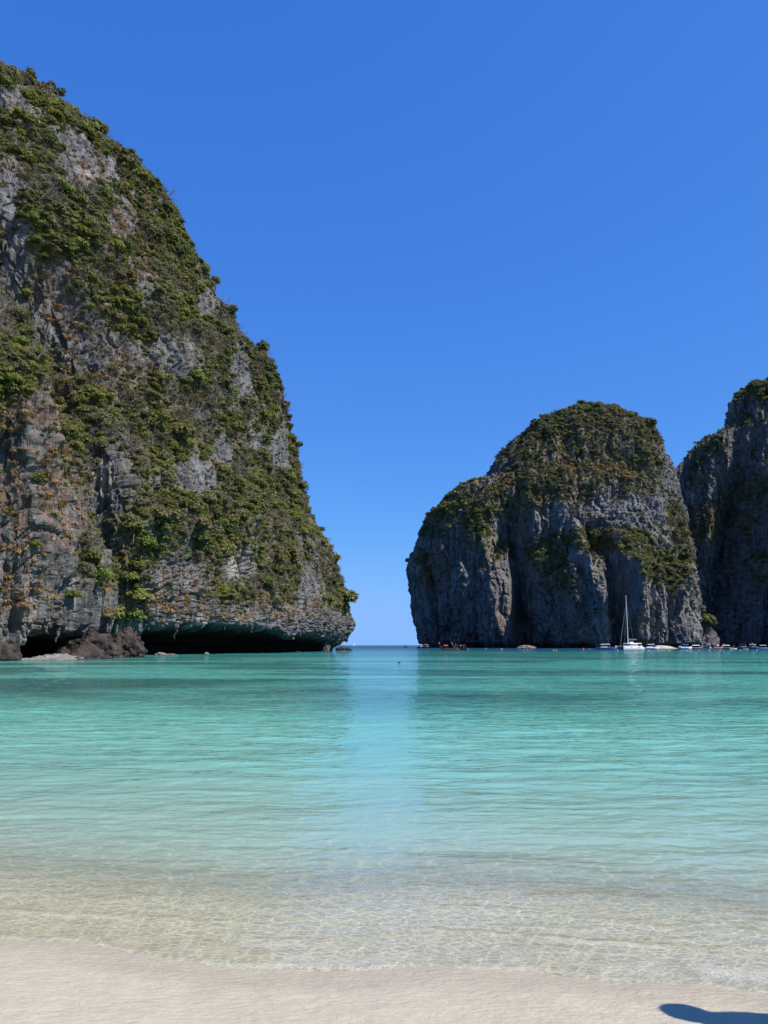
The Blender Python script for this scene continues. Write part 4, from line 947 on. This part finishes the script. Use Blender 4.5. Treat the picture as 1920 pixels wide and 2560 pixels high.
# catamaran
def catamaran(px, Y, head, label):
    e = boat_root('sailing_catamaran', px, Y, head, label); L, hb = 11.6, 2.35
    for sy_ in (-1, 1):
        rings = []
        for k in range(15):
            f = k / 14; x = -L / 2 + L * f; w_ = .78 * (.85 + .15 * min(f * 4, 1)) * (1 if f < .62 else max(.08, math.cos((f - .62) / .38 * math.pi / 2) ** .6)); top = 1.35 + .35 * f + (-.55 * max(0, (.14 - f) / .14)); kl = -.4 + .35 * max(0, (f - .85) / .15)
            rings.append([(x, -w_ * .95 + hb * sy_, top), (x, -w_ + hb * sy_, .55), (x, -w_ * .6 + hb * sy_, kl + .15), (x, hb * sy_, kl), (x, w_ * .6 + hb * sy_, kl + .15), (x, w_ + hb * sy_, .55), (x, w_ * .95 + hb * sy_, top)])
        h = MB().loft(rings).build('hull', W['gelcoat_white'], e)
        for fx in (-.22, .16):
            for s2 in (-1, 1): MB().box((L * fx - .5, sy_ * hb + s2 * .775 - .015, .98), (L * fx + .5, sy_ * hb + s2 * .775 + .015, 1.22)).build('porthole', W['dark_glass'], h)
        MB().box((-L * .5 - .35, sy_ * hb - .6, .25), (-L * .47, sy_ * hb + .6, .45)).build('stern_step', W['gelcoat_white'], h)
    MB().box((-L * .44, -hb, .95), (L * .24, hb, 1.5)).build('bridge_deck', W['gelcoat_white'], e)
    MB().box((L * .24, -hb, 1.42), (L * .44, hb, 1.46)).build('trampoline', W['dark_metal'], e)
    MB().tube([(L * .45, -hb, 1.6), (L * .45, hb, 1.6)], .09, 6).build('forward_beam', W['steel'], e)
    cab = MB().loft([[(-L * .20, -2.55, 1.5), (L * .18, -2.3, 1.5), (L * .18, 2.3, 1.5), (-L * .20, 2.55, 1.5)], [(-L * .20, -2.4, 2.45), (L * .12, -2.0, 2.45), (L * .12, 2.0, 2.45), (-L * .20, 2.4, 2.45)]]).build('cabin', W['gelcoat_white'], e)
    MB().loft([[(-L * .18, -2.56, 1.75), (L * .175, -2.28, 1.75), (L * .175, 2.28, 1.75), (-L * .18, 2.56, 1.75)], [(-L * .18, -2.47, 2.25), (L * .145, -2.12, 2.25), (L * .145, 2.12, 2.25), (-L * .18, 2.47, 2.25)]]).build('window_band', W['dark_glass'], cab)
    MB().loft([[(-L * .42, -2.5, 2.55), (L * .13, -2.2, 2.5), (L * .13, 2.2, 2.5), (-L * .42, 2.5, 2.55)], [(-L * .40, -2.1, 2.78), (L * .08, -1.8, 2.78), (L * .08, 1.8, 2.78), (-L * .40, 2.1, 2.78)]]).build('hardtop', W['gelcoat_white'], e)
    MB().box((-L * .18, -.9, 2.78), (-L * .04, .3, 3.3)).build('helm_station', W['gelcoat_white'], e)
    for sy_ in (-1, 1): MB().tube([(-L * .40, sy_ * 2.2, 1.5), (-L * .40, sy_ * 2.2, 2.6)], .07, 6).build('hardtop_post', W['gelcoat_white'], e)
    MB().box((-L * .38, -1.9, 1.5), (-L * .30, 1.9, 1.95)).build('cockpit_bench', W['canvas_blue'], e)
    m = MB().tube([(L * .06, 0, 2.6), (L * .05, 0, 13), (L * .045, 0, 23.2)], [.17, .15, .10], 8).build('mast', W['gelcoat_white'], e)
    for z, wd in ((9., 1.3), (14.5, 1.1)): MB().tube([(L * .052, -wd, z), (L * .052, wd, z)], .05, 5).build('spreader', W['steel'], m)
    bo = MB().tube([(L * .05, 0, 4.1), (-L * .36, 0, 4.3)], .11, 6).build('boom', W['gelcoat_white'], e)
    MB().tube([(L * .04, 0, 4.45), (-L * .16, 0, 4.4), (-L * .34, 0, 4.42)], [.32, .24, .12], 8).build('sail_bag', W['navy'], bo)
    MB().tube([(L * .45, 0, 1.7), (L * .046, 0, 20.5)], [.035, .02], 5).build('forestay', W['canvas_white'], e)
    for sy_ in (-1, 1): MB().tube([(0, sy_ * 2.9, 1.6), (L * .046, 0, 20)], .018, 4).build('shroud', W['steel'], e)
    dn = MB().loft([[(-L * .54, -1.2, 1.25), (-L * .46, -1.2, 1.25), (-L * .46, 1.2, 1.25), (-L * .54, 1.2, 1.25)], [(-L * .55, -1.35, 1.75), (-L * .45, -1.35, 1.75), (-L * .45, 1.35, 1.75), (-L * .55, 1.35, 1.75)]]).build('tender', W['canvas_white'], e)
    return e
catamaran(1574, 335, 208, 'white sailing catamaran with tall mast below the headland')
speedboat(1518, 345, 8, 'dark blue hulled speedboat lying before the catamaran', 8.6, 'hull_blue', 'gelcoat_white', None, 2)
speedboat(1631, 385, 5, 'white speedboat with low cabin just right of the catamaran', 7.4, 'gelcoat_white', 'gelcoat_white', None, 2)
speedboat(1716, 400, 14, 'white speedboat with blue window and several outboards beside the sand spit', 6.6, 'gelcoat_white', 'canvas_blue', 'hull_blue', 4)
longtail(1742, 412, 6, 'white roofed longtail boat right of the speedboat with many outboards', 7.2, 'brown_wood', 'canvas_white', 'boat_red', (-.34, .22), rail='canvas_white')
speedboat(1773, 398, 62, 'white speedboat with tall hardtop seen almost bow on', 7.0, 'gelcoat_white', 'gelcoat_white', 'boat_red', 2)
longtail(1797, 408, 15, 'red and white longtail boat left of the pale roofed one', 6.4, 'boat_red', 'canvas_white', 'boat_red', (-.2, .0), rail='canvas_white')
longtail(1814, 412, 175, 'pale roofed longtail boat in the middle of the moored row', 7.0, 'dark_wood', 'gelcoat_white', 'boat_red', (-.3, .24), rail='canvas_white')
speedboat(1853, 405, 170, 'dark speedboat with thin dark canopy in the moored row', 7.0, 'navy', 'navy', None, 2)
speedboat(1879, 408, 172, 'dark hulled boat under a pale sunshade left of the big pale blue boat', 6.6, 'navy', 'canvas_white', None, 2)
longtail(1910, 398, 178, 'big pale blue longtail boat with raised engine pole at the right edge', 10.5, 'hull_pale_blue', 'hull_pale_blue', 'canvas_white', (-.1, .2), pole=True, rail='canvas_white')
longtail(1121, 300, 205, 'black longtail boat with red canopy and red-ribboned bow off the headland', 7.6, 'dark_wood', 'canvas_red', 'boat_red', (.05, .30), rail='dark_wood')
longtail(1149, 312, 160, 'longtail boat with people standing, behind the red-canopied one', 6.0, 'dark_wood', 'dark_wood', 'boat_red', (-.42, -.2), rail='boat_red')
speedboat(1051, 500, 190, 'left one of two white-topped boats under the headland edge', 4.2, 'navy', 'canvas_white', None, 1)
speedboat(1064, 495, 160, 'right one of two white-topped boats under the headland edge', 4.6, 'dark_wood', 'canvas_white', None, 1)
longtail(1014, 760, 170, 'tiny dark boat on the open sea near the horizon', 4.2, 'dark_wood', 'dark_wood', 'dark_wood', (-.2, .1))
e = boat_root('far_sailboat', 886, 2400, 10, 'tiny white sailboat on the horizon behind the dark islet')
MB().loft(hull_rings(9, 2.6, .9, .4, .3)).build('hull', W['gelcoat_white'], e); MB().tube([(.5, 0, .9), (.5, 0, 11)], .12, 5).build('mast', W['steel'], e)
MB().add([(.4, .05, 1.6), (-3.6, .05, 1.6), (.4, .05, 10.8), (.4, -.05, 1.6), (-3.6, -.05, 1.6), (.4, -.05, 10.8)], [(0, 1, 2), (5, 4, 3), (0, 3, 4, 1), (1, 4, 5, 2), (2, 5, 3, 0)]).build('sail', W['gelcoat_white'], e)
def skiff(px, Y, head, L, label, name='white_dinghy'):
    e = boat_root(name, px, Y, head, label); MB().loft(hull_rings(L, L * .3, .38, .12, .15, .05)).build('hull', W['gelcoat_white'], e)
    MB().box((-L * .25, -L * .12, .36), (-L * .12, L * .12, .42)).build('thwart', W['brown_wood'], e); return e
skiff(1833, 372, 4, 3.6, 'white dinghy with a person in red before the moored row')
skiff(1864, 340, 176, 2.4, 'small white board boat closest to the beach, right of the dinghy')
# people on the boats
ppl = [(1139, 314, .75, (.75, .75, .73), 'person in white standing on the rear longtail boat'), (1144, 313, .55, (.5, .1, .09), 'person in red beside the one in white on the rear longtail'), (1152, 312, .5, (.5, .62, .08), 'person in lime yellow vest on the rear longtail'), (1159, 311, .5, (.10, .10, .10), 'person in dark clothes at the end of the rear longtail'),
       (1835, 372, .3, (.45, .12, .12), 'person in red standing in the white dinghy'), (1864, 340, .3, (.6, .6, .58), 'person in white on the small board boat'), (1760, 404, .2, (.5, .12, .14), 'person in red standing by the tall hardtop speedboat'), (1757, 405, .2, (.6, .6, .6), 'person in pale clothes standing by the tall hardtop speedboat')]
for px, Y, z, c_, lab in ppl: person_at((on_water(px, Y), Y, z), random.uniform(0, 6), c_, lab)
for k, (px, Y, z, c_, lab) in enumerate(ppl[-2:]): pass
# someone standing on the beach just outside the picture, whose shadow falls into the corner
bx_, by_ = 2.88, 3.81
bp = person_at((bx_, by_, float(bed(np.array(bx_), np.array(by_)))), R(20), (.16, .20, .30), 'person on the sand just right of the picture, casting a shadow', hat=False)
for sx_ in (-1, 1):
    for q, (dx, ln) in enumerate(((-.025, .072), (-.008, .082), (.009, .078), (.025, .062))):
        MB().tube([(sx_ * .20 + dx * .3, .105 + dx, .775), (sx_ * .20, .115 + dx, .775 - ln * .55), (sx_ * .20 - sx_ * .012, .112 + dx, .775 - ln)], [.0095, .0088, .007], 8).build('finger', M['skin'], bp, True)
    MB().tube([(sx_ * .19, .14, .80), (sx_ * .175, .165, .765), (sx_ * .17, .168, .735)], [.011, .0095, .008], 8).build('thumb', M['skin'], bp, True)
    MB().tube([(sx_ * .082, .0, 1.645), (sx_ * .095, -.005, 1.67), (sx_ * .088, -.005, 1.695)], [.012, .016, .01], 8).build('ear', M['skin'], bp, True)
    MB().tube([(sx_ * .032, .094, 1.672), (sx_ * .032, .103, 1.672)], [.012, .006], 8).build('eye', M['hair'], bp, True)
MB().tube([(0, .095, 1.675), (0, .115, 1.645), (0, .10, 1.635)], [.009, .015, .008], 8).build('nose', M['skin'], bp, True)
MB().tube([(-.024, .093, 1.605), (0, .10, 1.603), (.024, .093, 1.605)], [.004, .007, .004], 6).build('mouth', paint('lips', (.35, .14, .12), .5), bp, True)
# buoys
bu = MB(); n = 10
for z0, z1, r0, r1 in ((-.2, -.05, .12, .26), (-.05, .12, .26, .28), (.12, .26, .28, .18), (.26, .34, .18, .06)):
    bu.loft([[(r0 * math.cos(2 * math.pi * q / n), r0 * math.sin(2 * math.pi * q / n), z0) for q in range(n)], [(r1 * math.cos(2 * math.pi * q / n), r1 * math.sin(2 * math.pi * q / n), z1) for q in range(n)]])
bmesh_by = {}
def buoy(px, Y, mat, label, s=1., group=None):
    if mat not in bmesh_by: bmesh_by[mat] = (bu.mesh('float', W[mat], True), MB().tube([(0, 0, .3), (0, 0, .52)], .035, 5).mesh('ring', W['steel']))
    e = empty('mooring_buoy', (on_water(px, Y), Y, 0)); e.scale = (s,) * 3; tag(e, label, 'buoy', group)
    link(bpy.data.objects.new('float', bmesh_by[mat][0]), e); link(bpy.data.objects.new('ring', bmesh_by[mat][1]), e)
buoy(1458, 330, 'buoy_red', 'red mooring buoy left of the blue speedboat', 1.7)
buoy(1254, 350, 'buoy_pink', 'pink buoy left of the sandy islet', 1.3)
buoy(1215, 420, 'buoy_pink', 'pink buoy between the longtails and the sandy islet', 1.2)
buoy(1384, 270, 'buoy_orange', 'left one of two orange floats before the headland', 1.1)
buoy(1391, 270, 'buoy_orange', 'right one of two orange floats before the headland', 1.1)
buoy(1474, 380, 'buoy_pink', 'small pink buoy right of the red mooring buoy', 1.0)
buoy(1318, 330, 'buoy_orange', 'orange buoy in front of the sandy islet', 1.0)
for px in (1543, 1587, 1608, 1620, 1654, 1675, 1720, 1748, 1772, 1802, 1827, 1851, 1891):
    buoy(px + random.uniform(-2, 2), random.uniform(270, 300), 'gelcoat_white', 'small white float of the marker line before the moored boats', .75, 'white marker floats')
buoy(998, 84, 'rubber', 'small dark float bobbing in the blue reflection between the cliffs', .5)
